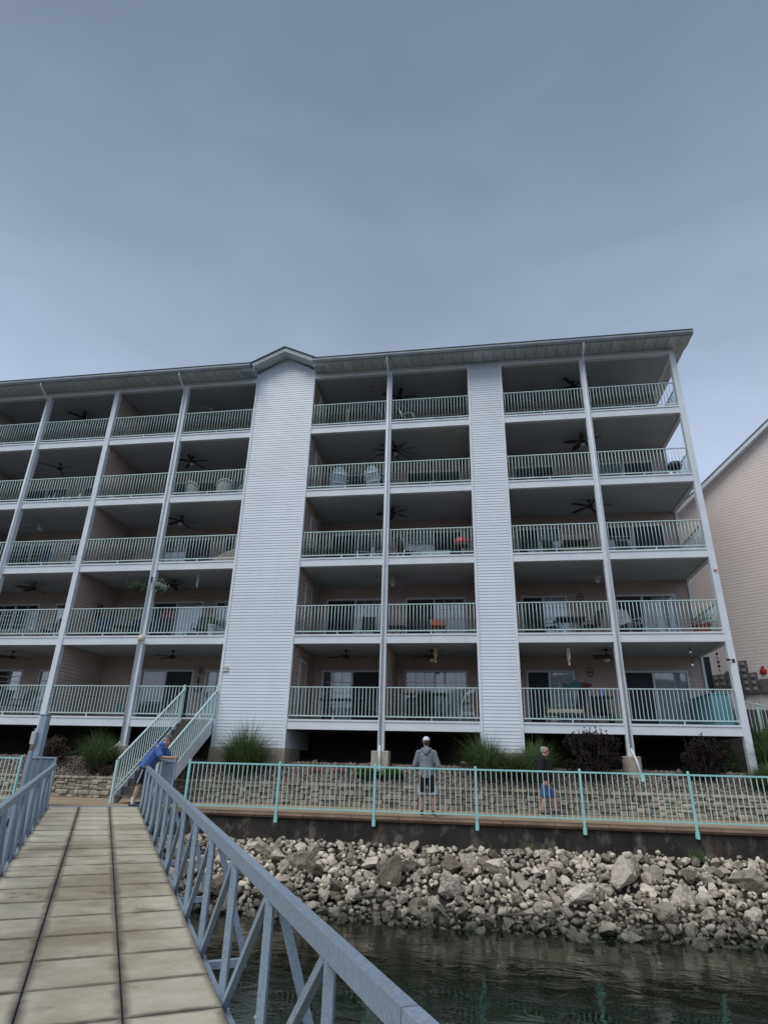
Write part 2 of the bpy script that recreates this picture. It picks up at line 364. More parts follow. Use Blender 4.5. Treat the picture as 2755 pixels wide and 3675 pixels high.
# ---- promenade slab, brown rounded lip, stained sea wall
pv = MB().box(-300, 300, -4.36, -1.0, G - 0.35, G)
tag(pv.build('promenade', PROM), kind='structure')
lip = MB(); prof = [(-4.30, G + 0.004), (-4.40, G + 0.003), (-4.46, G - 0.02), (-4.49, G - 0.06), (-4.46, G - 0.11), (-4.36, G - 0.13), (-4.30, G - 0.13)]
x = -60.0
sw = thing('sea_wall', (0, -4.4, -2.9), 'dark stained concrete sea wall with a brown rounded lip above the rocks', 'wall')
r_ = random.Random(5)
while x < 60:
    w = r_.uniform(1.1, 1.25)
    if -14 < x < 13: MB().prism(prof, 0, x + 0.006, x + w - 0.006).build('lip_block', CAPM, sw)
    elif x < -14: pass
    x += w
MB().prism(prof, 0, -300, -14.2).prism(prof, 0, 14.3, 300).build('lip_run', CAPM, sw)
MB().box(-300, 300, -4.40, -4.10, -4.6, G - 0.131).build('wall_face', SEAW, sw)
# ---- landing that carries the head of the gangway
lp = [(-8.15, -4.37), (-4.55, -4.37), (-4.9, -4.70), (-5.20, -4.775), (-6.92, -5.86), (-7.6, -6.1), (-8.15, -5.9)]
land = thing('gangway_landing', (-6.2, -5, -4.5), 'tan concrete landing where the gangway meets the promenade', 'landing')
MB().prism(lp, 2, G - 0.22, G + 0.006).build('slab', PROM, land)
MB().prism([(-7.8, -4.39), (-4.9, -4.39), (-5.25, -4.80), (-6.9, -5.75), (-7.8, -5.8)], 2, -4.7, G - 0.221).build('abutment', SEAW, land)

# ---- water
wm = bpy.data.materials.new('dark_lake_water'); wm.use_nodes = True
t = wm.node_tree; b = t.nodes['Principled BSDF']
b.inputs['Base Color'].default_value = (0.007, 0.011, 0.005, 1); b.inputs['Roughness'].default_value = 0.04; b.inputs['IOR'].default_value = 1.33
tx = t.nodes.new('ShaderNodeNewGeometry'); mpn = t.nodes.new('ShaderNodeMapping'); mpn.inputs['Scale'].default_value = (1.0, 1.5, 1); mpn.inputs['Rotation'].default_value = (0, 0, 0.25)
n1 = t.nodes.new('ShaderNodeTexNoise'); n1.inputs['Scale'].default_value = 1.5; n1.inputs['Detail'].default_value = 5; n1.inputs['Roughness'].default_value = 0.55; n1.inputs['Distortion'].default_value = 0.6
bp = t.nodes.new('ShaderNodeBump'); bp.inputs['Strength'].default_value = 0.2; bp.inputs['Distance'].default_value = 0.07
t.links.new(tx.outputs['Position'], mpn.inputs[0]); t.links.new(mpn.outputs[0], n1.inputs['Vector']); t.links.new(n1.outputs[0], bp.inputs['Height']); t.links.new(bp.outputs[0], b.inputs['Normal'])
me = bpy.data.meshes.new('water'); me.from_pydata([(-3000, -3000, ZW), (3000, -3000, ZW), (3000, -4.2, ZW), (-3000, -4.2, ZW)], [], [(0, 1, 2, 3)])
tag(link('water', me, wm), kind='structure')
# ---- unseen hills added behind the camera to block low sky light
def fz_(x, y):
    return -5 + max(0, min(1, (-y - 150) / 130)) * (34 + 9 * math.sin(x * .011 + 1) + 6 * math.sin(x * .027))
tag(grid('sky_blocking_hills', [i * 50.0 for i in range(-30, 31)], [-3000, -900, -420, -330, -280, -240, -200, -170, -150], fz_, mat('sky_blocker_dark', (0.05, 0.065, 0.035), (0.03, 0.04, 0.022), 0.1, 0.95, bump=1, bscale=.4)), kind='structure')
# ---- lake bed and a near-black core that paints shade between the rocks
def bz(x, y):
    t_ = (-4.4 - y) / 2.55
    return -2.72 - t_ * (abs(ZW) - 2.72 + 0.05) if t_ < 1.7 else -5.2
xs2 = [-300, -60, -20] + [x * 0.8 for x in range(-22, 20)] + [20, 60, 300]
tag(grid('lake_bed', xs2, [-300, -30, -9.2, -8.6, -8, -7.4, -6.8, -6.2, -5.6, -5, -4.38], bz, mat('rubble_gap_shade', (0.030, 0.024, 0.018), (0.014, 0.011, 0.009), 3, 0.95, bump=0.6, bscale=8)), kind='structure')

# ================================================================== the apartment building
BLD = thing('apartment_building', (0, 0, -1.0), 'five storey balcony apartment building with white siding towers and mint railings', 'building')
POSTS = [-18.3, -15.1, -11.865, -8.69, 0.0, 7.46, 10.74]
PW = 0.20
SECT = [(-21.5, -5.60), (-3.10, 3.09), (4.41, 10.84)]
YB = 2.72             # back wall of the balconies
ENDX = 10.84
for px in POSTS:
    z0 = -0.60 if px in (0.0, 7.46, -8.69) else tz(px, 0) - 0.05
    MB().box(px - PW / 2, px + PW / 2, -0.14, 0.06, z0, ZH).build('post', WHITE, BLD)
for (x0, x1) in SECT:
    for k in range(5):
        z = k * H
        cuts = [x0] + [q for p in POSTS if x0 < p < x1 - 0.3 for q in (p - PW / 2 - 0.002, p + PW / 2 + 0.002)] + [x1 if x1 != ENDX else ENDX - 0.005]
        for i in range(0, len(cuts), 2):
            b_ = MB().box(cuts[i], cuts[i + 1], -0.10, 0.04, z, z + 0.25).box(cuts[i], cuts[i + 1], -0.125, 0.04, z + 0.251, z + 0.306)
            b_.build('floor_beam', WHITE, BLD)
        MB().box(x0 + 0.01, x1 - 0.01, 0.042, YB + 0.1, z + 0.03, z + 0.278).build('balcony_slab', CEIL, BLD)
        MB().box(x0 + 0.01, x1 - 0.01, 0.043, YB + 0.1, z + 0.279, z + 0.291).build('dark_floor_layer', FLOORM, BLD)  # thin dark layer added on the slab to reduce bounced light
    MB().box(x0, x1, -0.12, 0.04, ZH + 0.002, ZH + 0.27).build('eaves_header', WHITE, BLD)
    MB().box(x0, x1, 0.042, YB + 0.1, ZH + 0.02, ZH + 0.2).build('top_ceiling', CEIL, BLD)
# side beams of the open right hand end
for k in range(5):
    MB().box(ENDX - 0.14, ENDX, 0.061, YB, k * H + 0.001, k * H + 0.304).build('side_beam', WHITE, BLD)
MB().box(ENDX - 0.14, ENDX, 0.061, YB, ZH + 0.001, ZH + 0.26).build('side_beam', WHITE, BLD)

# lapped walls: every course is a tilted strip with a real step
def lap_wall(p0, p1, z0, z1, course=0.115, lip_=0.022, out=None):
    """wall skin from p0 to p1 (plan points); the face looks to the right hand side of p0->p1"""
    mb = MB(); p0, p1 = Vector((p0[0], p0[1], 0)), Vector((p1[0], p1[1], 0)); d = (p1 - p0).normalized(); n = Vector((d.y, -d.x, 0))
    z = z0
    vs = []; 
    while z < z1 - 1e-4:
        zt = min(z + course, z1)
        a = [p0 + n * lip_ + Vector((0, 0, z)), p1 + n * lip_ + Vector((0, 0, z)), p1 + n * 0.002 + Vector((0, 0, zt)), p0 + n * 0.002 + Vector((0, 0, zt)), p0 + Vector((0, 0, z)), p1 + Vector((0, 0, z))]
        mb.add(a, [(0, 1, 2, 3), (4, 5, 1, 0)]); z = zt
    return mb
def lap_poly(name, p0, p1, z0, z1, m, parent, **k):
    mb = lap_wall(p0, p1, z0, z1, **k); me = mb.mesh(name, wloc(parent), fix=False); return link(name, me, m, parent)

# doors: (x0, x1, mullion, style)
DOORS = [(-17.6, -15.31, -16.45, 'window'), (-14.56, -13.66, None, 'single'), (-10.12, -7.9, -9.06, 'slider'), (-7.4, -6.5, None, 'single'),
         (-2.76, -0.42, -1.59, 'slider'), (0.39, 2.69, 1.51, 'slider'), (4.79, 6.48, 5.6, 'slider'), (8.15, 10.29, 9.13, 'slider')]
rd = random.Random(21)
def blind(x0, x1, z0, z1, y, m, parent, pitch=0.09):
    mb = MB(); n = max(2, int((x1 - x0) / pitch)); vs = []
    for i in range(n + 1):
        xx = x0 + (x1 - x0) * i / n; yy = y + (0.025 if i % 2 else -0.025); vs += [(xx, yy, z0), (xx, yy, z1)]
    mb.add(vs, [(2 * i, 2 * i + 2, 2 * i + 3, 2 * i + 1) for i in range(n)])
    me = mb.mesh('blind', wloc(parent), fix=False); return link('blind', me, m, parent)
for k in range(5):
    zf = k * H + 0.29; zc = (k + 1) * H + 0.03 if k < 4 else ZH + 0.02
    for (x0, x1) in SECT:
        ds = [d for d in DOORS if x0 < d[0] and d[1] < x1]
        xc = x0
        for d in ds:
            zt = k * H + 2.28
            lap_poly('back_wall', (xc, YB), (d[0], YB), zf, zc, PINK, BLD)
            lap_poly('back_wall', (d[0], YB), (d[1], YB), zt, zc, PINK, BLD)
            zb = zf + (0.85 if d[3] == 'window' else 0.0)
            if d[3] == 'window': lap_poly('back_wall', (d[0], YB), (d[1], YB), zf, zb, PINK, BLD)
            xc = d[1]
            f = 0.065
            fr = MB().box(d[0], d[0] + f, YB - 0.03, YB + 0.08, zb, zt).box(d[1] - f, d[1], YB - 0.03, YB + 0.08, zb, zt).box(d[0] + f, d[1] - f, YB - 0.03, YB + 0.08, zt - f, zt).box(d[0] + f, d[1] - f, YB - 0.03, YB + 0.08, zb, zb + 0.05)
            if d[2]: fr.box(d[2] - 0.035, d[2] + 0.035, YB - 0.025, YB + 0.07, zb + 0.05, zt - f)
            door = fr.build('sliding_door' if d[2] and d[3] == 'slider' else ('window' if d[3] == 'window' else 'door'), WHITE, BLD)
            # panes with the room behind them
            cells = [(d[0] + f, d[2] - 0.035), (d[2] + 0.035, d[1] - f)] if d[2] else [(d[0] + f, d[1] - f)]
            ms = rd.choice((0, 1)) if k else {4.79: 0, 8.15: 0, -2.76: 1, 0.39: 9, -10.12: 1}.get(d[0], 0)
            for ci, (a, c) in enumerate(cells):
                MB().box(a, c, YB + 0.025, YB + 0.031, zb + 0.05, zt - f).build('pane', GLASS, door)
                if d[3] != 'slider' or ci != ms:
                    if k < 3 and rd.random() < 0.8:
                        g = MB(); nx = 3 if d[3] == 'slider' else 2
                        for i in range(1, nx): xx = a + (c - a) * i / nx; g.box(xx - 0.009, xx + 0.009, YB + 0.012, YB + 0.024, zb + 0.05, zt - f)
                        for i in range(1, 5): zz = zb + 0.05 + (zt - f - zb - 0.05) * i / 5; g.box(a, c, YB + 0.010, YB + 0.022, zz - 0.009, zz + 0.009)
                        g.build('muntin', WHITE, door)
                    q = rd.random()
                    if k == 0: cov = {(-2.76, 0): (0.45, 1, BLIND), (0.39, 0): (0, 1, DBLIND), (0.39, 1): (0.0, 1.0, BLIND), (4.79, 1): (0, 1, BLIND), (8.15, 1): (0, 1, BLIND), (-10.12, 0): None, (-7.4, 0): (0, 1, BLIND)}.get((d[0], ci), (0, 1, DBLIND))
                    else: cov = (rd.choice((0, 0, 0.4)), 1, BLIND if q < 0.62 else DBLIND) if q < 0.9 else None
                    if cov: blind(a + (c - a) * cov[0], a + (c - a) * cov[1], zb + 0.06, zt - f - 0.01, YB + 0.075, cov[2], door)
                else:
                    MB().box(a + 0.01, c - 0.01, YB + 0.006, YB + 0.010, zb + 0.06, zt - f - 0.01).build('screen', SCREEN, door)
            if d[3] == 'single': MB().box(d[0] + 0.08, d[0] + 0.13, YB - 0.07, YB - 0.031, zb + 0.95, zb + 1.15).build('handle', DARK, door)
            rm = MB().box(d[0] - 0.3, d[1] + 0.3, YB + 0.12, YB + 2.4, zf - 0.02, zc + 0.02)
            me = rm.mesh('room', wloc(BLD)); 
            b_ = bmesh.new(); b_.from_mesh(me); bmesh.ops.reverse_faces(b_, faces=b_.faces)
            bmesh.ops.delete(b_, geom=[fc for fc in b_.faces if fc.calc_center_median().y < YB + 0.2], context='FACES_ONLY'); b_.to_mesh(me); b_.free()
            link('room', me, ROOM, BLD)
        lap_poly('back_wall', (xc, YB), (x1, YB), zf, zc, PINK, BLD)
# partitions and tower flanks facing the balconies
for k in range(5):
    zf = k * H + 0.29; zc = (k + 1) * H + 0.03 if k < 4 else ZH + 0.02
    parts_ = [(-11.78, 1), (-18.21, 1), (-3.095, 1)] + ([(0.085, 1)] if k == 0 else [])
    for xx, s in parts_:
        lap_poly('partition_wall', (xx, 0.065), (xx, YB), zf, zc, PINK, BLD, course=0.13, lip_=0.034)
        if xx in (-11.78, -18.21) or (k == 0 and xx == 0.085):
            MB().box(xx - 0.17, xx - 0.003, 0.065, YB, zf, zc - 0.002).build('partition_core', PINK, BLD)
    for xx in (-5.595, 3.085):
        lap_poly('partition_wall', (xx, YB), (xx, 0.05), zf, zc, PINK, BLD, course=0.13, lip_=0.034)
    lap_poly('partition_wall', (4.415, 0.05), (4.415, YB), zf, zc, PINK, BLD, course=0.13, lip_=0.034)
    # storage closet door in the flank of the wide tower
    dz = zf + 0.02
    dd = MB().box(-3.09, -3.055, 0.75, 0.83, dz, dz + 2.08).box(-3.09, -3.055, 1.55, 1.63, dz, dz + 2.08).box(-3.09, -3.055, 0.83, 1.55, dz + 2.0, dz + 2.08)
    d_ = dd.build('closet_door', WHITE, BLD)
    MB().box(-3.09, -3.068, 0.832, 1.548, dz, dz + 1.998).build('door_leaf', PINK, d_)
    MB().box(-3.067, -3.02, 0.88, 0.91, dz + 0.95, dz + 1.02).build('handle', DARK, d_)
# body of the building behind, with its end wall, and a foundation coloured dark as shade
MB().box(-21.5, 10.6, YB + 2.5, 14, -0.6, ZH + 0.1).build('rear_block', TAN, BLD)
MB().box(-21.6, -21.5, 0.05, 14, -1.2, ZH).build('far_end_wall', TAN, BLD)
lap_poly('end_wall', (ENDX - 0.02, YB), (ENDX - 0.02, 14), -0.9, ZH + 0.3, PINK, BLD)
MB().box(ENDX - 0.07, ENDX + 0.01, YB - 0.07, YB + 0.03, 0.30, ZH).build('corner_trim', WHITE, BLD)
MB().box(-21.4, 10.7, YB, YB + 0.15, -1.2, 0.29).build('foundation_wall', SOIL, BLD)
MB().box(-21.4, 10.7, 0.05, YB, 0.0, 0.029).build('crawl_ceiling', SOIL, BLD)  # soil-dark colour paints in the shade under the building

# ---- white siding towers: each lap board is a piece of its own
def siding_tower(x0, x1, ztop, zbot, name, gable=False):
    f = 0.09
    core = MB().box(x0 + 0.01, x1 - 0.01, -0.098, YB, zbot, ztop).build(name, WHITE, BLD)
    cb = []
    MB().box(x0, x0 + f, -0.135, 0.02, zbot, ztop).build('corner_board', WHITE, core); MB().box(x1 - f, x1, -0.135, 0.02, zbot, ztop).build('corner_board', WHITE, core)
    co = 0.103; xa, xb = x0 + f + 0.003, x1 - f - 0.003
    me = bpy.data.meshes.new('siding_board'); hx = (xb - xa) / 2
    me.from_pydata([(-hx, -0.018, 0), (hx, -0.018, 0), (hx, -0.004, co + 0.006), (-hx, -0.004, co + 0.006), (-hx, 0, 0.0), (hx, 0, 0.0), (hx, 0, co), (-hx, 0, co)], [], [(0, 1, 2, 3), (4, 5, 1, 0), (0, 3, 7, 4), (1, 5, 6, 2), (3, 2, 6, 7)])
    me.materials.append(BOARD); z = zbot
    n = 0
    off = wloc(core)
    while z < ztop - co * 0.5:
        o = bpy.data.objects.new('siding_board', me); C.objects.link(o); o.parent = core
        o.location = Vector(((xa + xb) / 2, -0.099, z)) - off; z += co; n += 1
    # gable head, boards cut to the roof slope
    if gable:
        cx = (x0 + x1) / 2
        while z < 14.72:
            h2 = min(hx, (14.72 - z - co) / 0.46)
            if h2 > 0.08:
                MB().add([(cx - h2, -0.125, z), (cx + h2, -0.125, z), (cx + max(.02, h2 - .2), -0.103, z + co), (cx - max(.02, h2 - .2), -0.103, z + co), (cx - h2, -0.099, z), (cx + h2, -0.099, z)], [(0, 1, 2, 3), (4, 5, 1, 0)]).build('siding_board', BOARD, core)
            z += co
    return core
T1 = siding_tower(-5.60, -3.10, 14.02, -0.575, 'siding_tower', True)
T2 = siding_tower(3.09, 4.41, ZH + 0.27, -0.575, 'siding_tower')
MB().box(-5.62, -3.08, -0.16, 1.6, -1.5, -0.577).build('tower_footing', PIER, BLD)
MB().box(3.07, 4.43, -0.16, 1.6, -1.5, -0.577).build('tower_footing', PIER, BLD)
MB().add([(-5.58, -0.1, 14.0), (-3.12, -0.1, 14.0), (-4.35, -0.1, 14.74)], [(0, 1, 2)]).build('gable_back', WHITE, BLD)

# piers under the posts
MB().box(-0.27, 0.27, -0.30, 0.24, -1.45, -0.602).build('pier', PIER, BLD, bevel=0.02)
MB().lathe((7.46, -0.03, -1.45), [(0.27, 0), (0.27, 0.83), (0.24, 0.848)], 18).build('pier', PIER, BLD)
MB().box(-8.92, -8.42, -0.28, 0.22, -1.6, -0.602).build('pier', PIER, BLD, bevel=0.02)

# ---- eaves: soffit panels, gutter, roof
def eave(xa, xb):
    zs = 13.85; n = round((xb - xa) / 0.4); w = (xb - xa) / n
    me = MB().box(-w / 2 + 0.016, w / 2 - 0.016, -0.33, 0.33, -0.012, 0.006).mesh('soffit_panel'); me.materials.append(SOFF)
    for i in range(n):
        o = bpy.data.objects.new('soffit_panel', me); C.objects.link(o); o.parent = BLD; o.location = Vector((xa + (i + .5) * w, -0.455, zs)) - wloc(BLD)
    MB().box(xa, xb, -0.79, -0.12, zs + 0.008, zs + 0.03).build('soffit_backing', GUTT, BLD)
    g = [(-0.79, zs - 0.012), (-0.88, zs - 0.012), (-0.93, zs + 0.06), (-0.93, zs + 0.135), (-0.90, zs + 0.135), (-0.90, zs + 0.07), (-0.87, zs + 0.01), (-0.79, zs + 0.01)]
    MB().prism(g, 0, xa, xb).build('gutter', GUTT, BLD)
    MB().box(xa, xb, -0.789, -0.765, zs - 0.01, zs + 0.145).build('fascia_board', FASC, BLD)
    MB().add([(xa, -0.95, zs + 0.15), (xb, -0.95, zs + 0.15), (xb, 7.5, zs + 2.3), (xa, 7.5, zs + 2.3), (xa, -0.95, zs + 0.175), (xb, -0.95, zs + 0.175), (xb, 7.5, zs + 2.33), (xa, 7.5, zs + 2.33)], [(0, 1, 2, 3), (4, 7, 6, 5), (0, 4, 5, 1), (1, 5, 6, 2), (3, 0, 4, 7)]).build('roof', SHING, BLD)
eave(-21.6, -5.66); eave(-3.04, 11.33)
MB().add([(-21.6, 7.5, 16.18), (11.33, 7.5, 16.18), (11.33, 16, 14.0), (-21.6, 16, 14.0)], [(0, 1, 2, 3)]).build('rear_roof', SHING, BLD)
# boxed return at the right end of the eaves
MB().add([(11.28, -0.775, 13.84), (11.28, -0.775, 13.99), (11.28, 7.5, 16.14), (11.28, 7.5, 15.95), (11.28, -0.12, 13.84), (11.325, -0.775, 13.84), (11.325, -0.775, 13.99), (11.325, 7.5, 16.14), (11.325, 7.5, 15.95), (11.325, -0.12, 13.84)], [(0, 1, 2, 3, 4), (9, 8, 7, 6, 5), (0, 5, 6, 1), (0, 4, 9, 5), (4, 3, 8, 9)]).build('rake_board', WHITE, BLD)
MB().box(10.842, 11.279, -0.12, 7, 13.845, 13.86).build('end_soffit', SOFF, BLD)
# gable roof over the wide tower
gx, gz, gh, gs = -4.35, 14.95, 1.76, 0.49; yf = -0.60
for s in (-1, 1):
    e = gx + s * gh; ze = gz - gh * gs
    MB().add([(gx, yf, gz - 0.03), (e, yf, ze - 0.03), (e, yf, ze - 0.24), (gx, yf, gz - 0.24), (gx, yf + 0.04, gz - 0.03), (e, yf + 0.04, ze - 0.03), (e, yf + 0.04, ze - 0.24), (gx, yf + 0.04, gz - 0.24)], [(0, 1, 2, 3), (4, 7, 6, 5), (0, 4, 5, 1), (1, 5, 6, 2), (2, 6, 7, 3), (3, 7, 4, 0)]).build('rake_fascia', FASC, BLD)
    MB().add([(gx, yf - 0.05, gz - 0.028), (e + s * .06, yf - 0.05, ze - 0.055), (e + s * .06, 5, ze - 0.055), (gx, 5, gz - 0.028), (gx, yf - 0.05, gz), (e + s * .06, yf - 0.05, ze - 0.03), (e + s * .06, 5, ze - 0.03), (gx, 5, gz)], [(0, 3, 2, 1), (4, 5, 6, 7), (0, 1, 5, 4), (1, 2, 6, 5)]).build('gable_roof', SHING, BLD)
    MB().add([(gx, yf + 0.04, gz - 0.225), (e, yf + 0.04, ze - 0.225), (e, 0.5, ze - 0.225), (gx, 0.5, gz - 0.225)], [(0, 1, 2, 3)]).build('gable_soffit', SOFF, BLD)
    xi = gx + s * 1.25
    MB().prism([(min(xi, e) + (0.02 if s > 0 else 0.0), 13.835), (max(xi, e), 13.835), (max(xi, e), gz - gs * abs(max(xi, e) - gx) - 0.25), (min(xi, e) + (0.02 if s > 0 else 0.0), gz - gs * abs(min(xi, e) - gx) - 0.25)], 1, yf + 0.005, -0.14).build('eave_return', FASC, BLD)

# ---- downspouts
def downspout(px, dx, zb, foot):
    y0 = -0.20
    MB().tube([(px + dx, -0.84, 13.86), (px + dx, -0.80, 13.72), (px + dx, -0.26, 13.45), (px + dx, y0, 13.35)], 0.036, 8).tube([(px + dx, y0, 13.35), (px + dx, y0, zb)], 0.033, 8).tube([(px + dx, y0, zb)] + foot, 0.035, 8).build('downspout', WHITE, BLD, smooth=True)
downspout(-15.1, 0.02, -0.6, [(-15.08, -0.35, -1.0)])
downspout(-8.69, -0.05, -0.50, [(-8.80, -0.28, -0.62), (-8.93, -0.42, -0.74), (-8.99, -0.45, -1.1)])
downspout(0.0, -0.02, -0.45, [(0.0, -0.38, -0.60), (0.02, -0.42, -1.08)])
downspout(7.46, 0.0, -0.40, [(7.47, -0.30, -0.52), (7.52, -0.44, -0.75), (7.58, -0.52, -1.15)])
MB().tube([(7.58, -0.53, -1.10), (7.60, -0.56, -1.28)], 0.06, 8).build('drain_boot', AQUA, BLD)
MB().tube([(0.02, -0.43, -1.02), (0.03, -0.46, -1.22)], 0.055, 8).build('drain_boot', AQUA, BLD)

# ---- balcony railings: top rail, bottom rail, foot, and balusters
BALM = MB().box(-0.0095, 0.0095, -0.0095, 0.0095, 0.0, 0.87).mesh('baluster'); BALM.materials.append(MINT)
NB = 0; rest = []
def railing(x0, x1, zf, y=-0.055):
    global NB
    root = MB().box(x0, x1, y - 0.022, y + 0.022, zf + 1.0, zf + 1.03).box(x0, x1, y - 0.014, y + 0.014, zf + 0.095, zf + 0.13).build('railing', MINT, BLD)
    n = max(2, round((x1 - x0) / 0.118)); w = (x1 - x0) / n
    MB().box((x0 + x1) / 2 - 0.014, (x0 + x1) / 2 + 0.014, y - 0.012, y + 0.012, zf, zf + 0.094).build('foot', MINT, root)
    off = wloc(root)
    for i in range(n):
        p = Vector((x0 + (i + .5) * w, y, zf + 0.13))
        if NB < 298:
            o = bpy.data.objects.new('baluster', BALM); C.objects.link(o); o.parent = root; o.location = p - off; NB += 1
        else: rest.append(p)
    return root
for k in range(5):
    zf = k * H + 0.306
    for x0, x1 in [(-18.19, -15.21), (-14.99, -11.97), (-11.76, -8.80), (-8.58, -5.61), (-3.09, -0.11), (0.11, 3.08), (4.42, 7.35), (7.57, 10.63)]:
        if k == 0 and x0 == -8.58: railing(-8.58, -6.72, zf); railing(-6.70, -5.61, zf)
        else: railing(x0, x1, zf)
    xs_ = ENDX - 0.07
    sr = MB().box(xs_ - 0.02, xs_ + 0.02, 0.07, YB - 0.08, zf + 1.0, zf + 1.03).box(xs_ - 0.014, xs_ + 0.014, 0.07, YB - 0.08, zf + 0.095, zf + 0.13).build('side_railing', MINT, BLD)
    n = 22; rest += [Vector((xs_, 0.07 + (i + .5) * (YB - 0.15) / n, zf + 0.13)) for i in range(n)]
me = scatter_mesh('balusters', [BALM], [(0, p - wloc(BLD), None, (1, 1, 1)) for p in rest]); me.materials.append(MINT)
tag(link('balusters', me, None, BLD), kind='stuff')

# ================================================================== neighbouring building on the right
NA = R(35); nd = Vector((math.cos(NA), -math.sin(NA), 0)); nn_ = Vector((-math.sin(NA), -math.cos(NA), 0)); NC = Vector((12.5, 8.0, 0))
NB_ = thing('neighbour_building', (12.5, 8.0, 0.2), 'pinkish tan sided building with a white sloping rake board', 'building')
def np_(s, o, z): v = NC + nd * s + nn_ * o; return (v.x, v.y, z)
LEN = 17.0; slope = (13.48 - 10.31) / 4.565
mb = MB(); z = 0.2; co = 0.135
def sx(z): return max(0.0, (z - 10.06) / slope)
while z < 16.0:
    a0, a1 = sx(z), sx(z + co)
    mb.add([np_(a0, 0.010, z), np_(LEN - a0, 0.010, z), np_(LEN - a1, 0.002, z + co), np_(a1, 0.002, z + co), np_(a0, 0, z), np_(LEN - a0, 0, z)], [(0, 1, 2, 3), (4, 5, 1, 0)]); z += co
link('siding_wall', mb.mesh('siding_wall', wloc(NB_), fix=False), TAN, NB_)
def nbox(mbx, s0, s1, o0, o1, z0, z1):
    return mbx.add([np_(s, o, z) for z in (z0, z1) for s, o in ((s0, o0), (s1, o0), (s1, o1), (s0, o1))], [(0, 3, 2, 1), (4, 5, 6, 7), (0, 1, 5, 4), (1, 2, 6, 5), (2, 3, 7, 6), (3, 0, 4, 7)])
nbox(MB(), -0.05, 0.07, -0.3, 0.04, 0.2, 10.3).build('corner_board', WHITE, NB_)
zr = 10.06; half = LEN / 2; zt_ = zr + slope * half
for s in (0, 1):
    A = lambda t: t if s == 0 else LEN - t
    m1 = MB(); pts = [(-0.25, zr - 0.25 * slope - 0.05), (half, zt_ - 0.05), (half, zt_ + 0.22), (-0.25, zr - 0.25 * slope + 0.22)]
    m1.add([np_(A(t), o, z) for o in (0.32, 0.36) for t, z in pts], [(0, 1, 2, 3), (7, 6, 5, 4), (0, 4, 5, 1), (1, 5, 6, 2), (2, 6, 7, 3), (3, 7, 4, 0)]).build('rake_board', WHITE, NB_)
    MB().add([np_(A(t), o, z) for o in (0.0, 0.32) for t, z in pts[:2]], [(0, 1, 3, 2)]).build('rake_soffit', SOFF, NB_)
    MB().add([np_(A(t), o, z + 0.24) for o in (0.42, -12) for t, z in pts[:2]], [(0, 1, 3, 2)]).build('roof', SHING, NB_)
MB().add([np_(0, -0.01, 0.2), np_(0, -12, 0.2), np_(0, -12, 10.3), np_(0, -0.01, 10.3)], [(0, 1, 2, 3)]).build('side_wall', TAN, NB_)
sl_ = nbox(MB(), 0.10, 0.17, 0.0, 0.05, 0.9, 3.72); nbox(sl_, 0.42, 0.50, 0.0, 0.05, 0.9, 3.72); nbox(sl_, 0.17, 0.42, 0.0, 0.05, 3.62, 3.72)
so = sl_.build('narrow_window', WHITE, NB_); nbox(MB(), 0.171, 0.419, 0.017, 0.03, 0.9, 3.619).build('pane', SCREEN, so)
nbox(MB(), 0, LEN, -0.1, 0.05, -0.6, 0.2).build('plinth', SOIL, NB_)
GREYB = mat('grey_meter_box', (0.17, 0.17, 0.165), (0.12, 0.12, 0.12), 5, 0.5, metal=0.2)
METG = mat('meter_glass', (0.35, 0.35, 0.32), (0.2, 0.2, 0.19), 8, 0.2)
def meter_bank(s0, z0, cols, rows, label):
    t = thing('meter_bank', np_(s0, 0.02, z0), label, 'electric meters', None)
    w, h = cols * 0.24 + 0.04, rows * 0.25 + 0.05
    nbox(MB(), s0, s0 + w, 0.02, 0.16, z0, z0 + h).build('box', GREYB, t)
    for i in range(cols):
        for j in range(rows):
            cs, cz = s0 + 0.14 + i * 0.24, z0 + 0.15 + j * 0.25
            p = Vector(np_(cs, 0.161, cz)); MB().tube([p, p + nn_ * 0.03, p + nn_ * 0.06], [0.085, 0.085, 0.05], 12).build('meter', METG, t)
meter_bank(0.42, 2.28, 2, 2, 'grey electric meter bank of four dials beside the narrow window')
meter_bank(1.52, 2.02, 1, 5, 'tall grey bank of five electric meter dials on the tan wall')
meter_bank(1.80, 2.02, 1, 3, 'shorter grey bank of three electric meter dials on the tan wall')
for s0, s1, z0, z1, lb in [(0.95, 1.20, 2.3, 2.95, 'plain grey switch box between the two meter banks'), (1.22, 1.5, 1.85, 2.92, 'bluish grey tall disconnect cabinet behind the corner post'), (2.12, 2.5, 2.0, 2.55, 'grey utility box under the red alarm bell')]:
    t = thing('switch_box', np_(s0, 0.02, z0), lb, 'utility box'); nbox(MB(), s0, s1, 0.02, 0.15, z0, z1).build('cabinet', GREYB, t, bevel=0.01); nbox(MB(), s0 + .03, s1 - .03, 0.151, 0.158, z0 + .04, z1 - .04).build('cover', GREYB, t); nbox(MB(), s0 + .04, s0 + .06, 0.158, 0.175, z0 + .2, z0 + .3).build('latch', DARK, t)
RED = mat('red_enamel', (0.45, 0.03, 0.03), (0.36, 0.02, 0.02), 4, 0.35)
t = thing('alarm_bell', np_(2.3, 0.02, 2.75), 'round red fire alarm bell on the tan wall', 'alarm bell')
p = Vector(np_(2.32, 0.02, 2.85)); MB().tube([p, p + nn_ * .03, p + nn_ * .08, p + nn_ * .1], [0.13, 0.13, 0.10, 0.03], 16).build('gong', RED, t); nbox(MB(), 2.27, 2.37, 0.02, 0.06, 2.96, 3.05).build('housing', RED, t)

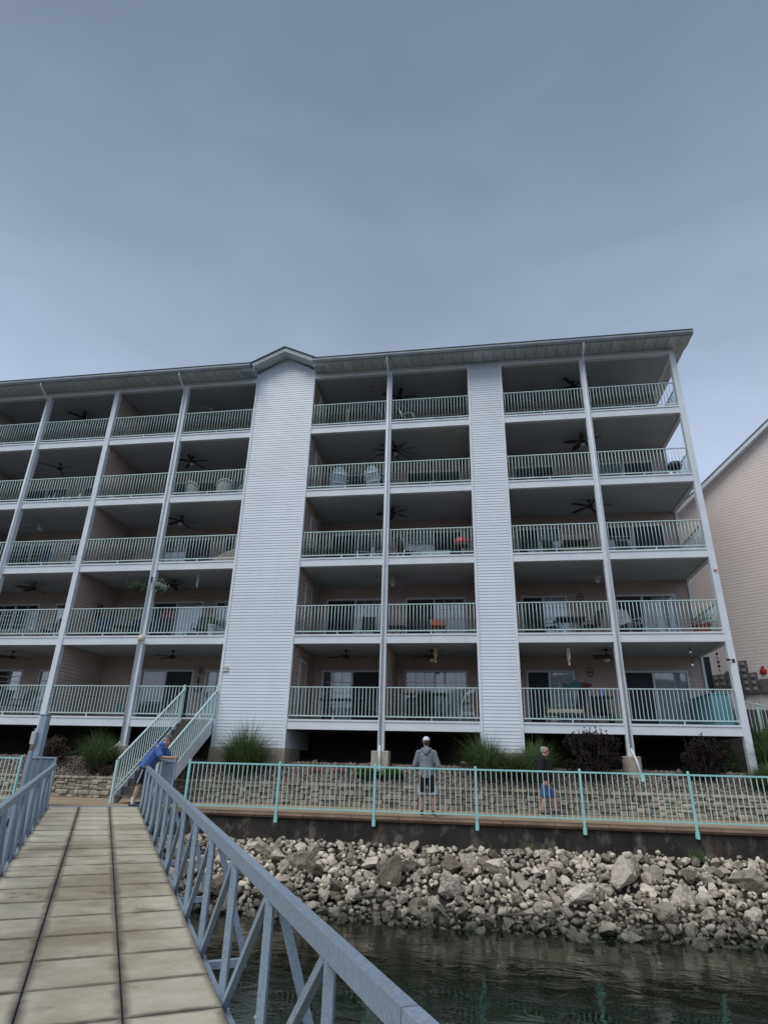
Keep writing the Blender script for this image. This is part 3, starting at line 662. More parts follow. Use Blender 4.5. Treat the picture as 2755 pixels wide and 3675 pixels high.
# ================================================================== stairs up to the balcony
ST = thing('entry_stairs', (-6.2, -3.4, G), 'steep outdoor stairs with mint railings up to the lowest balcony', 'stairs')
SX0, SX1, SY0, SY1, SZ1 = -6.74, -5.64, -3.42, -0.16, 0.30
nst = 12; rise = (SZ1 - G) / nst; run = (SY1 - SY0) / (nst - 1)
ks = rise / run
for xx in (SX0, SX1):
    MB().prism([(SY0 - 0.02, G + 0.005), (SY0 + 0.26, G + 0.005), (SY1, SZ1 - 0.50), (SY1, SZ1 - 0.02), (SY0 - 0.02, G + 0.22)], 0, xx - 0.022, xx + 0.022).build('stringer', WHITE, ST)
for i in range(nst - 1):
    y = SY0 + i * run; z = G + (i + 1) * rise
    MB().box(SX0 + 0.024, SX1 - 0.024, y, y + run + 0.02, z - 0.045, z).build('tread', WOOD, ST, bevel=0.006)
    MB().box(SX0 + 0.024, SX1 - 0.024, y + run - 0.005, y + run + 0.012, z + 0.001, z + rise - 0.046).build('riser', WOOD, ST)
SB = MB().box(-0.011, 0.011, -0.011, 0.011, 0, 0.80).mesh('baluster'); SB.materials.append(MINT)
for xx in (SX0 - 0.045, SX1 + 0.045):
    zb = lambda y: G + 0.24 + (y - SY0) * ks
    rl = MB().bar((xx, SY0 + 0.0, zb(SY0) + 0.86), (xx, SY1 + 0.02, zb(SY1) + 0.86), 0.05, 0.035).bar((xx, SY0, zb(SY0) + 0.04), (xx, SY1, zb(SY1) + 0.04), 0.03, 0.03).build('stair_railing', MINT, ST)
    MB().box(xx - 0.03, xx + 0.03, SY0 - 0.06, SY0 + 0.0, G + 0.004, zb(SY0) + 0.84).build('newel_post', MINT, ST)
    MB().box(xx - 0.03, xx + 0.03, SY1 + 0.0, SY1 + 0.05, SZ1 + 0.01, SZ1 + 1.06).build('newel_post', MINT, ST)
    n = 26; off = wloc(rl)
    for i in range(n):
        y = SY0 + 0.06 + i * (SY1 - SY0 - 0.1) / (n - 1); o = bpy.data.objects.new('baluster', SB); C.objects.link(o); o.parent = rl; o.location = Vector((xx, y, zb(y) + 0.05)) - off

# ================================================================== promenade fence
FB = MB().box(-0.0085, 0.0085, -0.0085, 0.0085, 0, 0.935).mesh('baluster'); FB.materials.append(AQUAB)
def fence(px, label, loc):
    t = thing('promenade_fence', loc, label, 'fence'); Y = -4.47
    for a in px:
        MB().box(a - 0.026, a + 0.026, Y - 0.03, Y + 0.022, -2.36, -1.045).build('fence_post', AQUA, t)
        MB().box(a - 0.04, a + 0.04, Y - 0.022, Y - 0.005 + 0.05, -2.35, -2.21).build('bracket', AQUA, t)
        MB().ball((a, Y, -1.035), 0.032, 8, 5).build('post_cap', AQUA, t, smooth=True)
    for a, c in zip(px[:-1], px[1:]):
        p = MB().box(a + 0.027, c - 0.027, Y - 0.018, Y + 0.018, -1.10, -1.062).box(a + 0.027, c - 0.027, Y - 0.014, Y + 0.014, -2.055, -2.025).build('fence_panel', AQUA, t)
        n = round((c - a) / 0.117); off = wloc(p)
        for i in range(1, n):
            o = bpy.data.objects.new('baluster', FB); C.objects.link(o); o.parent = p; o.location = Vector((a + (c - a) * i / n, Y, -2.03)) - off
    return t
fence([-4.19, -1.83, 0.556, 2.954, 5.326, 7.68, 10.03, 12.4, 14.8], 'long aqua metal picket fence along the sea wall', (-4.19, -4.47, G))
fence([-18.4, -16.0, -13.6, -11.25, -8.92], 'shorter aqua picket fence on the far side of the gangway', (-8.92, -4.47, G))

# gate wings and bollards at the gangway head
def gate_wing(x0, x1, y, ztop, label, ribs, hollow=0.0):
    t = thing('gate_wing', (x0, y, G), label, 'gate')
    f = MB().box(x0, x0 + 0.04, y - .02, y + .02, G + .008, ztop - .041).box(x1 - .04, x1, y - .02, y + .02, G + .008, ztop - .041).box(x0, x1, y - .025, y + .025, ztop - 0.04, ztop)
    f.build('frame', GALV, t)
    xa = x0 + 0.04 + hollow
    sh = MB(); n = ribs; vs = []
    for i in range(n + 1): xx = xa + (x1 - 0.04 - xa) * i / n; vs += [(xx, y + (0.012 if i % 2 else -0.012), G + 0.1), (xx, y + (0.012 if i % 2 else -0.012), ztop - 0.042)]
    sh.add(vs, [(2 * i, 2 * i + 2, 2 * i + 3, 2 * i + 1) for i in range(n)]).build('sheet', GALVD, t)
gate_wing(-5.08, -4.50, -4.60, -1.045, 'grey sheet metal gate wing the man in blue leans on', 2, 0.19)
gate_wing(-7.95, -7.15, -5.55, -1.04, 'ribbed grey sheet metal gate wing beside the tall steel column', 8)
t = thing('steel_column', (-7.92, -5.25, G), 'tall square galvanised column with a junction box at the gangway head', 'column')
MB().box(-8.02, -7.83, -5.34, -5.16, G + 0.009, -0.06).build('shaft', GALV, t, bevel=0.012); MB().box(-8.035, -7.815, -5.355, -5.145, -0.059, -0.035).build('cap', GALV, t)
jb = MB().box(-8.08, -7.96, -5.44, -5.352, -0.76, -0.46).build('junction_box', mat('pale_grey_box', (0.52, 0.55, 0.56), None, 4, 0.5), t, bevel=0.01)
MB().tube([(-8.02, -5.40, -0.46), (-8.02, -5.40, -0.38)], 0.02, 8).build('conduit', GALV, jb)
t = thing('round_pile', (-7.62, -5.90, G), 'round galvanised pipe pile with a rusty brown cap', 'pile')
MB().tube([(-7.62, -5.90, -3.9), (-7.62, -5.90, -0.92)], 0.058, 14).build('pipe', GALV, t, smooth=False); MB().tube([(-7.62, -5.90, -0.919), (-7.62, -5.90, -0.80), (-7.62, -5.90, -0.76)], [0.052, 0.050, 0.02], 12).build('cap', mat('rusty_cap', (0.28, 0.20, 0.16), (0.18, 0.12, 0.09), 8, 0.8), t)

# ================================================================== gangway
PHI = 0.562; GW = 1.988; gd = Vector((math.sin(PHI), -math.cos(PHI), 0)); gc = Vector((math.cos(PHI), math.sin(PHI), 0)); GO = Vector((-6.05, -5.318, -2.121)); GS = -0.0473
def gp(s, o, h=0.0): return GO + gd * s + gc * o + Vector((0, 0, GS * s + h))
GA = thing('gangway', tuple(GO), 'sloping galvanised truss gangway with pale plank deck down to the dock', 'gangway')
gdir = (gp(1, 0) - gp(0, 0)).normalized(); gup = gc.cross(gdir).normalized()
if gup.z < 0: gup = -gup
pw, pl = GW / 3, 0.652
def plank_mat():
    m = PLANK; t = m.node_tree; b = t.nodes['Principled BSDF']; L = t.links.new; nn = t.nodes.new
    src = b.inputs['Base Color'].links[0].from_socket
    tcn = nn('ShaderNodeTexCoord'); sp = nn('ShaderNodeSeparateXYZ'); L(tcn.outputs['Object'], sp.inputs[0])
    g = nn('ShaderNodeNewGeometry'); nz_ = nn('ShaderNodeTexNoise'); nz_.inputs['Scale'].default_value = 5; nz_.inputs['Detail'].default_value = 5; L(g.outputs['Position'], nz_.inputs['Vector'])
    def edge(sock, half, width):
        ab = nn('ShaderNodeMath'); ab.operation = 'ABSOLUTE'; L(sock, ab.inputs[0])
        ad = nn('ShaderNodeMath'); ad.operation = 'MULTIPLY_ADD'; ad.inputs[1].default_value = width * 1.6; L(nz_.outputs[0], ad.inputs[0]); L(ab.outputs[0], ad.inputs[2])
        mr_ = nn('ShaderNodeMapRange'); mr_.inputs[1].default_value = half - width * 1.5 + width * 0.8; mr_.inputs[2].default_value = half - width * 0.15 + width * 0.8; L(ad.outputs[0], mr_.inputs[0]); return mr_.outputs[0]
    e1 = edge(sp.outputs[0], pw / 2, 0.048); e2 = edge(sp.outputs[1], pl / 2, 0.034)
    mxx = nn('ShaderNodeMath'); mxx.operation = 'MAXIMUM'; L(e1, mxx.inputs[0]); L(e2, mxx.inputs[1])
    ml = nn('ShaderNodeMath'); ml.operation = 'MULTIPLY'; ml.inputs[1].default_value = 0.88; L(mxx.outputs[0], ml.inputs[0])
    mx = nn('ShaderNodeMix'); mx.data_type = 'RGBA'; L(ml.outputs[0], mx.inputs[0]); L(src, mx.inputs[6]); mx.inputs[7].default_value = (0.085, 0.062, 0.052, 1)
    L(mx.outputs[2], b.inputs['Base Color'])
stain(PLANK, (0.22, 0.175, 0.105), 0.55, (1, 1, 1), 0.46, 0.64, 0.75, 'World')
stain(PLANK, (0.16, 0.115, 0.075), 2.2, (1, 1, 1), 0.62, 0.74, 0.8, 'World')
plank_mat()
PM = MB().box(-pw / 2 + 0.006, pw / 2 - 0.006, -pl / 2 + 0.010, pl / 2 - 0.010, -0.035, 0).mesh('deck_plank')
b_ = bmesh.new(); b_.from_mesh(PM); bmesh.ops.bevel(b_, geom=list(b_.edges), offset=0.006, segments=1, affect='EDGES'); b_.to_mesh(PM); b_.free(); PM.materials.append(PLANK)
GR = Matrix((gc, -gdir, gup)).transposed().to_quaternion()
npl = 30
for i in range(npl):
    for j in (-1, 0, 1):
        if i == 0:      # short closing plank at the head
            o = bpy.data.objects.new('deck_plank', PM); C.objects.link(o); o.parent = GA; o.location = gp(0.195, j * pw) - GO; o.scale = (1, 0.59, 1); o.rotation_mode = 'QUATERNION'; o.rotation_quaternion = GR
        o = bpy.data.objects.new('deck_plank', PM); C.objects.link(o); o.parent = GA
        o.location = gp(0.39 + (i + .5) * pl, j * pw) - GO + gup * rnd.uniform(-.0015, .0015); o.rotation_mode = 'QUATERNION'; o.rotation_quaternion = GR
SL = npl * pl
def gbar(name, a, c, w, h, m=GALV, parent=GA): return MB().bar(a, c, w, h, gup).build(name, m, parent)
gbar('threshold_plate', gp(-0.06, -GW / 2, 0.004), gp(-0.06, GW / 2, 0.004), 0.16, 0.012)
for o in (-pw / 2, pw / 2): gbar('deck_joist', gp(0.05, o, -0.09), gp(SL, o, -0.09), 0.06, 0.09, GALVD)
RH = 0.945
for s in (-1, 1):
    e = s * (GW / 2 + 0.03)
    gbar('bottom_chord', gp(0, e, -0.13), gp(SL, e, -0.13), 0.10, 0.10)
    # hand rail chord in two lengths with a visible butt joint
    ec = e + s * .008
    gbar('top_chord', gp(0.20, ec, RH - 0.0475), gp(15.05, ec, RH - 0.0475), 0.068, 0.095); gbar('top_chord', gp(15.058, ec, RH - 0.0475), gp(SL, ec, RH - 0.0475), 0.068, 0.095)
    k = 0; sv = 0.25
    while sv < SL - 0.2:
        gbar('truss_post', gp(sv, e, -0.08), gp(sv, e, RH - 0.096), 0.05, 0.05)
        nx = sv + 1.165
        if nx < SL: MB().bar(gp(sv + 0.06, e, -0.08), gp(nx - 0.05, e, RH - 0.096), 0.045, 0.045, gc).build('truss_diagonal', GALV, GA)
        if k % 2 == 1:
            eo = e + s * 0.42
            ot = MB().bar(gp(sv + .04, e, -0.15), gp(sv + .04, eo, -0.15), 0.06, 0.06).build('outrigger', GALV, GA)
            MB().bar(gp(sv + .04, eo - s * .02, -0.12), gp(sv + .04, e + s * .06, RH - 0.12), 0.05, 0.05, gdir).build('outrigger_brace', GALV, GA)
        if k % 3 == 2:
            for h in (-0.05, 0.25): MB().ball(gp(sv, e - s * 0.03, h), 0.014, 6, 4).build('bolt', GALV, GA)
        sv = nx; k += 1

# ================================================================== floating dock under the viewer's end
dk = thing('floating_dock', tuple(gp(SL + 1.5, 0.0, 0)), 'grey floating dock at the low end of the gangway', 'dock')
MB().box(-2, 12, -26.5, -21.6 - 0.9, -3.75, -3.28).build('float', GALVD, dk); MB().box(-2.1, 12.1, -26.6, -22.4, -3.279, -3.2).build('deck', PLANK, dk)

# ================================================================== stone retaining wall
SWL = thing('stone_retaining_wall', (0, -1.2, G), 'low dry stone retaining wall of irregular tan blocks behind the promenade', 'wall')
MB().box(-60, 40, -1.12, -1.0, G - 0.2, -1.56).build('backing', SOIL, SWL)
protos = []
for s in range(6):
    b_ = bmesh.new(); bmesh.ops.create_cube(b_, size=1.0); rr = random.Random(40 + s)
    for v in b_.verts: v.co += Vector((rr.uniform(-.05, .05), rr.uniform(-.10, .06), rr.uniform(-.06, .06)))
    bmesh.ops.bevel(b_, geom=list(b_.edges), offset=0.07, segments=1, affect='EDGES'); bmesh.ops.triangulate(b_, faces=b_.faces)
    m = bpy.data.meshes.new('stone'); b_.to_mesh(m); b_.free(); m.materials.append(STONE); protos.append(m)
cell = 0.0737; X0, X1 = -24.0, 16.0; nc = int((X1 - X0) / cell); nr = 7; used = np.zeros((nr, nc), bool); stones = []
rs = random.Random(11)
for r in range(nr):
    c = 0
    while c < nc:
        if used[r, c]: c += 1; continue
        mw = 1
        while mw < 6 and c + mw < nc and not used[r, c + mw]: mw += 1
        w_ = min(mw, rs.choice((2, 2, 3, 3, 4, 4, 5))); h_ = 2 if (r + 1 < nr and rs.random() < 0.6 and not used[r + 1, c:c + w_].any()) else 1
        if w_ == 1 and r + 1 < nr and not used[r + 1, c]: h_ = 2
        used[r:r + h_, c:c + w_] = True
        stones.append((X0 + (c + w_ / 2) * cell, G + (r + h_ / 2) * cell, w_ * cell, h_ * cell)); c += w_
x = X0
while x < X1:
    w_ = rs.uniform(0.22, 0.55); stones.append((x + w_ / 2, G + nr * cell + 0.045, w_, 0.09)); x += w_
stones.sort(key=lambda s: abs(s[0] - 1.0)); items = []
for i, (x, z, w_, h_) in enumerate(stones):
    dpt = rs.uniform(0.14, 0.20); yy = -1.17 + rs.uniform(-.06, .02) - (0.03 if z > G + nr * cell else 0); sc = (w_ * 0.95, dpt, h_ * 0.91)
    if i < 298:
        o = bpy.data.objects.new('stone', protos[i % 6]); C.objects.link(o); o.parent = SWL; o.location = Vector((x, yy, z)) - wloc(SWL); o.scale = sc
    else: items.append((i % 6, Vector((x, yy, z)) - wloc(SWL), None, sc))
me = scatter_mesh('stones', protos, items); me.materials.append(STONE); tag(link('stones', me, None, SWL), kind='stuff')

# ================================================================== riprap
def chunk(name, n, seed, flat, amp):
    b_ = hull(n, seed, flat=flat); bmesh.ops.triangulate(b_, faces=b_.faces)
    bmesh.ops.subdivide_edges(b_, edges=list(b_.edges), cuts=1, use_grid_fill=True); r = random.Random(seed + 9)
    b_.normal_update()
    for v in b_.verts: v.co += v.normal * r.uniform(-amp, amp)
    bmesh.ops.triangulate(b_, faces=b_.faces); m = bpy.data.meshes.new(name); b_.to_mesh(m); b_.free(); return m
rk = [chunk('riprap_rock', 11 + (i % 3) * 3, 100 + i, .40, .055) for i in range(12)]
def boulder(seed):
    b_ = hull(13, seed, flat=.4); bmesh.ops.triangulate(b_, faces=b_.faces)
    from mathutils import noise
    for cuts in (1, 1, 1):
        bmesh.ops.subdivide_edges(b_, edges=list(b_.edges), cuts=cuts, use_grid_fill=True); bmesh.ops.triangulate(b_, faces=b_.faces)
    b_.normal_update()
    for v in b_.verts:
        q = v.co * 2.1 + Vector((seed, 0, 0)); v.co += v.normal * (noise.noise(q) * .12 + noise.ridged_multi_fractal(q * 1.8, 1, 2, 4, 1, 2) * .045 - .05 + noise.noise(q * 5) * .025)
    m = bpy.data.meshes.new('riprap_rock'); b_.to_mesh(m); b_.free(); m.materials.append(ROCK); return m
bk_ = [boulder(500 + i) for i in range(7)]
for m in rk: m.materials.append(ROCK)
rr = random.Random(33); cells_ = {}; rocks = []
def try_rock(x, y, r, k):
    ci, cj = int(x // .5), int(y // .5)
    for i in range(ci - 2, ci + 3):
        for j in range(cj - 2, cj + 3):
            for a, b_, c in cells_.get((i, j), ()):
                if (x - a) ** 2 + (y - b_) ** 2 < (k * (r + c)) ** 2: return False
    cells_.setdefault((ci, cj), []).append((x, y, r)); rocks.append((x, y, r)); return True
def blocked(x, y): return -7.95 < x < -4.6 and y > -6.2
for lo, hi, n, yr in ((.26, .42, 60, (-7.1, -5.3)), (.17, .26, 500, (-7.3, -4.75)), (.115, .17, 900, (-7.5, -4.60)), (.07, .115, 9000, (-7.6, -4.54)), (.045, .07, 16000, (-7.6, -4.50))):
    cap_ = {.26: 15, .17: 62}.get(lo, 99999); c0 = 0
    for i in range(n):
        if c0 >= cap_: break
        x, y = rr.uniform(-12, 12.5), rr.uniform(*yr)
        if lo == .26: x = rr.uniform(-5, 9.5)
        if blocked(x, y): continue
        c0 += try_rock(x, y, rr.uniform(lo, hi), .74)
rocks.sort(key=lambda q: -q[2] * (1 if -5 < q[0] < 10 else .3))
items = []
for i, (x, y, r) in enumerate(rocks):
    loc = (x, y, bz(x, y) + r * rr.uniform(.25, .70)); sc = (r * rr.uniform(.95, 1.45), r * rr.uniform(.85, 1.15), r * rr.uniform(.6, .95)); k = rr.randrange(12)
    eu = Euler((rr.gauss(.35, .45), rr.gauss(0, .4), rr.uniform(0, 6.28)))
    if i < 298:
        o = bpy.data.objects.new('riprap_rock', bk_[k % 7] if r > .165 else rk[k]); C.objects.link(o); o.location = loc; o.rotation_euler = eu; o.scale = sc
        tone = rr.choice((0, 1, 1, 2, 2, 3, 3, 4, 5, 5, 6, 7, 8)); o.color = (tone / 9.0, 0, 0, 1)
        tw = {0: 'dark brown', 1: 'tan', 2: 'cream', 3: 'palest cream', 4: 'brown', 5: 'pale buff', 6: 'dark grey', 7: 'pale buff', 8: 'greyish'}[tone]
        sw_ = 'huge' if r > .33 else ('big' if r > .24 else ('middling' if r > .19 else ('smaller' if r > .155 else 'lesser')))
        pw_ = 'wet at the waterline' if loc[2] < ZW + .22 else ('up against the sea wall' if y > -5.1 else ('high on the bank' if y > -5.8 else 'low on the bank'))
        tag(o, '%s %s limestone rock %s of riprap' % (sw_, tw, pw_), 'rock', 'large rocks of the riprap bank')
    else: items.append((k, loc, eu, sc))
for i in range(3600):
    x, y = rr.uniform(-9, 11.5), rr.uniform(-7.5, -4.48); r = rr.uniform(.028, .07)
    if blocked(x, y): continue
    items.append((rr.randrange(12), (x, y, bz(x, y) + r * .5 + (rr.random() < .25) * rr.uniform(.02, .1)), reul(rr), (r * rr.uniform(.9, 1.5), r, r * .8)))
me = scatter_mesh('small_riprap', rk, items); me.materials.clear(); me.materials.append(ROCK); tag(link('small_riprap', me), 'small broken limestone filling the gaps of the riprap bank', 'rubble', kind='stuff')

# gravel mulch in the planted bed
gm = [hull_mesh('pebble', 9, 300 + i, flat=0.2) for i in range(6)]
items = []
for i in range(26000):
    x = rr.uniform(-17, 11.5); y = -1.1 + (rr.random() ** 1.15) * 1.95
    if y > 0.1 and rr.random() < (y - 0.1) / 0.55: continue
    r = rr.uniform(.016, .040) * (1.8 if rr.random() < .05 else 1)
    items.append((rr.randrange(6), (x, y, tz(x, y) + r * 0.35 + rr.uniform(0, .012)), reul(rr), (r * rr.uniform(.9, 1.4), r, r * .75)))
me = scatter_mesh('gravel_mulch', gm, items); me.materials.append(GRAV); tag(link('gravel_mulch', me), 'mixed tan river gravel covering the planted bed', 'gravel', kind='stuff')
for x, y, r in [(1.05, 0.35, .12), (2.6, 0.1, .17), (5.2, -0.7, .16), (8.6, -0.35, .2), (-2.2, 0.3, .1)]:
    o = bpy.data.objects.new('bed_stone', rk[rr.randrange(12)]); C.objects.link(o); o.location = (x, y, tz(x, y) + r * .4); o.rotation_euler = reul(rr); o.scale = (r * 1.3, r, r * .7)
    tag(o, 'loose pale boulder lying on the gravel bed', 'rock', 'boulders on the gravel bed')

# ================================================================== plants
def leafmat(name, c1, c2, rough=0.75, trans=0.25):
    m = bpy.data.materials.new(name); m.use_nodes = True; t = m.node_tree; b = t.nodes['Principled BSDF']; L = t.links.new; nn = t.nodes.new
    at = nn('ShaderNodeAttribute'); at.attribute_name = 'piece'; rp = nn('ShaderNodeValToRGB'); rp.color_ramp.elements[0].color = (*c2, 1); rp.color_ramp.elements[1].color = (*c1, 1)
    L(at.outputs['Fac'], rp.inputs[0]); L(rp.outputs[0], b.inputs['Base Color']); b.inputs['Roughness'].default_value = rough
    tl = nn('ShaderNodeBsdfTranslucent'); L(rp.outputs[0], tl.inputs[0]); mx = nn('ShaderNodeMixShader'); mx.inputs[0].default_value = trans
    L(b.outputs[0], mx.inputs[1]); L(tl.outputs[0], mx.inputs[2]); L(mx.outputs[0], t.nodes['Material Output'].inputs[0]); return m
GRASS = leafmat('ornamental_grass_blade', (0.20, 0.28, 0.12), (0.045, 0.085, 0.03))
PURP = leafmat('dark_purple_leaf', (0.034, 0.020, 0.019), (0.010, 0.008, 0.008), 0.9)
BRNL = leafmat('brown_leaf', (0.10, 0.07, 0.055), (0.035, 0.025, 0.02))
HOST = leafmat('hosta_leaf', (0.17, 0.33, 0.10), (0.08, 0.20, 0.05))
PNKF = leafmat('pink_petal', (0.55, 0.10, 0.20), (0.36, 0.05, 0.12))
GRNL = leafmat('green_leaf', (0.09, 0.16, 0.06), (0.035, 0.07, 0.028))
STEM = mat('brown_stem', (0.09, 0.065, 0.05), None, 8, 0.9)
def faces_obj(name, vs, fs, rv, m, parent):
    me = bpy.data.meshes.new(name); me.from_pydata(vs, [], fs); at = me.attributes.new('piece', 'FLOAT', 'POINT'); at.data.foreach_set('value', rv); me.materials.append(m)
    return link(name, me, None, parent)
pr = random.Random(77)
def grass_clump(x, y, h, rad, n, label, lean=1.0, m=GRASS):
    t = thing('ornamental_grass', (x, y, tz(x, y)), label, 'grass plant')
    vs, fs, rv = [], [], []; ln = pr.uniform(0, 6.283); tall = pr.uniform(.1, .28)
    for i in range(n):
        a = pr.uniform(0, 6.283); rb = rad * 0.30 * math.sqrt(pr.random()); L_ = h * pr.uniform(.55, 1.15) * (1 + tall * math.cos(a - ln)) * (1.18 if pr.random() < .03 else 1); out = rad * pr.uniform(.15, 1.25) * lean
        if pr.random() < .15: L_ *= 0.7; out *= 1.2
        da = a + pr.uniform(-.7, .7); bx, by = rb * math.cos(a), rb * math.sin(a); w = pr.uniform(.005, .010); px_, py_ = -math.sin(da) * w, math.cos(da) * w
        n0 = len(vs); q = pr.random(); droop = pr.uniform(0.15, 0.95) * min(1.1, out / rad)
        for k in range(5):
            s = k / 4; r_ = out * s ** 1.5; z = L_ * (s - droop * s ** 3 * 0.75); ww = 1 - s * 0.93
            cx, cy = bx + math.cos(da) * r_, by + math.sin(da) * r_
            vs += [(cx - px_ * ww, cy - py_ * ww, z), (cx + px_ * ww, cy + py_ * ww, z)]; rv += [q * (.45 + .55 * s)] * 2
        fs += [(n0 + 2 * k, n0 + 2 * k + 1, n0 + 2 * k + 3, n0 + 2 * k + 2) for k in range(4)]
    faces_obj('blades', vs, fs, rv, m, t)
    MB().lathe((0, 0, -0.05), [(rad * .28, 0), (rad * .2, 0.12), (0.02, 0.16)], 10).build('crown', STEM, t, local=True)
    return t
grass_clump(-4.22, -0.62, 1.38, 1.05, 3600, 'large ornamental grass clump before the wide siding tower')
grass_clump(3.35, -0.58, 1.22, 1.0, 3000, 'ornamental grass clump at the foot of the narrow siding tower')
grass_clump(4.55, -0.62, 1.12, 0.9, 2400, 'ornamental grass clump between the narrow tower and the purple shrub')
grass_clump(-9.1, -0.62, 1.12, 0.9, 2600, 'ornamental grass clump beside the curved downspout foot')
grass_clump(10.86, -0.80, 0.85, 0.75, 2200, 'ornamental grass clump at the foot of the white corner post')
grass_clump(11.35, 0.25, 1.15, 0.85, 2400, 'tall loose grass clump on the bank beyond the corner post')
grass_clump(12.3, 0.5, 1.1, 0.9, 1500, 'ornamental grass clump highest on the right hand bank')
def shrub(x, y, rx, ry, h, n, label, m, twigs=14, leaf=.045, z=None):
    t = thing('shrub', (x, y, tz(x, y) if z is None else z), label, 'shrub'); vs, fs, rv = [], [], []
    st = MB(); 
    clumps = [(max(-.72, min(.72, pr.gauss(0, .48))) * rx, max(-.7, min(.7, pr.gauss(0, .45))) * ry, h * pr.uniform(.2, .95) * (1 - .0), pr.uniform(.16, .38) * rx) for _ in range(22)]
    def leaf_at(c, s, q):
        d = Vector((pr.gauss(0, 1), pr.gauss(0, 1), pr.gauss(0, .8))).normalized(); e = d.orthogonal().normalized(); e.rotate(Quaternion(d, pr.uniform(0, 6.28)))
        n0 = len(vs); c = Vector(c); vs.extend([tuple(c - d * s), tuple(c + e * s * .45), tuple(c + d * s), tuple(c - e * s * .45)]); fs.append((n0, n0 + 1, n0 + 2, n0 + 3)); rv.extend([q] * 4)
    for i in range(n):
        cx, cy, cz, cr = pr.choice(clumps); v = Vector((pr.gauss(0, 1), pr.gauss(0, 1), pr.gauss(0, 1))).normalized() * cr * pr.uniform(.45, 1.0) ** .5
        c = Vector((cx, cy, cz)) + v; c.z = max(0.03, c.z); leaf_at(c, leaf * pr.uniform(.6, 1.2), pr.random())
    for i in range(10): a = pr.uniform(0, 6.28); st.tube([(0.03 * math.cos(a), 0.03 * math.sin(a), -.05), (rx * .3 * math.cos(a), ry * .3 * math.sin(a), h * .4), (rx * .55 * math.cos(a), ry * .55 * math.sin(a), h * .75)], [.012, .009, .004], 5)
    for i in range(twigs):
        x_, y_ = pr.uniform(-.75, .6) * rx, pr.uniform(-.5, .5) * ry; z0 = h * .7; hh = h * pr.uniform(.25, .58) * (1 - .4 * abs(x_) / rx); tip = (x_ * 1.12 + pr.uniform(-.03, .03), y_, z0 + hh)
        st.tube([(x_, y_, z0 - .15), tip], [.005, .002], 4)
        for k in range(16): s = (k + 1) / 16; leaf_at((x_ + (tip[0] - x_) * s + pr.uniform(-.025, .025), y_ + pr.uniform(-.025, .025), z0 + hh * s), leaf * .9, pr.random())
    faces_obj('foliage', vs, fs, rv, m, t); st.build('stems', STEM, t, local=True); return t
shrub(6.28, -0.55, .82, .55, 1.22, 5200, 'large dark purple shrub reaching up to the balcony beam', PURP, 52, .046)
shrub(9.35, -0.45, .68, .5, 1.05, 3300, 'dark purple shrub between the round pier and the corner post', PURP, 34, .046)
shrub(-10.95, -0.5, .62, .5, 0.82, 3000, 'brownish purple shrub left of the curved downspout', BRNL, 6)
shrub(-8.75, -0.95, .42, .3, 0.32, 1800, 'low brown mounded shrub on top of the stone wall', BRNL, 0, .03)
shrub(11.6, 0.75, .6, .5, 0.85, 3400, 'green leafy bush on the bank beside the corner post', GRNL, 6)
shrub(10.12, .45, .5, .4, .85, 2600, 'dark green bush under the balcony beside the corner post', GRNL, 8)
def hosta(x, y, label):
    t = thing('hosta', (x, y, tz(x, y)), label, 'plant'); vs, fs, rv = [], [], []
    for i in range(30):
        a = pr.uniform(0, 6.28); L_ = pr.uniform(.36, .62); el = pr.uniform(.35, 1.25); w = L_ * .30; q = pr.random(); n0 = len(vs)
        for k in range(5):
            s = k / 4; r_ = L_ * s * math.cos(el * (1 - .3 * s)); z = L_ * s * math.sin(el) * (1 - .45 * s) + .03; ww = w * math.sin(math.pi * min(.97, .12 + s * .88)) 
            cx, cy = math.cos(a) * r_, math.sin(a) * r_
            vs += [(cx + math.sin(a) * ww, cy - math.cos(a) * ww, z + ww * .25), (cx, cy, z), (cx - math.sin(a) * ww, cy + math.cos(a) * ww, z + ww * .25)]; rv += [q] * 3
        for k in range(4): fs += [(n0 + 3 * k, n0 + 3 * k + 1, n0 + 3 * k + 4, n0 + 3 * k + 3), (n0 + 3 * k + 1, n0 + 3 * k + 2, n0 + 3 * k + 5, n0 + 3 * k + 4)]
    faces_obj('leaves', vs, fs, rv, HOST, t); MB().lathe((0, 0, -.03), [(.05, 0), (.03, .06), (.01, .08)], 8).build('crown', STEM, t, local=True)
hosta(-0.30, -0.80, 'bright green hosta left of the square concrete pier'); hosta(0.45, -0.80, 'bright green hosta right of the square concrete pier')
def flower(x, y, label):
    t = thing('flowering_plant', (x, y, tz(x, y)), label, 'flowers'); vs, fs, rv = [], [], []; v2, f2, r2 = [], [], []
    for i in range(420):
        c = Vector((pr.gauss(0, .10), pr.gauss(0, .08), abs(pr.gauss(0.04, .06)))); d = Vector((pr.gauss(0, 1), pr.gauss(0, 1), pr.gauss(0, 1))).normalized(); e = d.orthogonal().normalized(); s = pr.uniform(.012, .022)
        A, F_, Q = (vs, fs, rv) if i % 2 else (v2, f2, r2)
        if i % 2: c.z += .04
        n0 = len(A); A.extend([tuple(c - d * s), tuple(c + e * s * .8), tuple(c + d * s), tuple(c - e * s * .8)]); F_.append((n0, n0 + 1, n0 + 2, n0 + 3)); Q.extend([pr.random()] * 4)
    faces_obj('blossom', vs, fs, rv, PNKF, t); faces_obj('foliage', v2, f2, r2, GRNL, t)
flower(-1.92, -0.52, 'patch of pink flowers nearer the wide siding tower'); flower(-1.22, -0.52, 'patch of pink flowers nearer the square pier')
PL = MB().lathe((0, 0, 0), [(.02, 0), (.02, .36), (.05, .37), (.05, .42), (.02, .45)], 10)
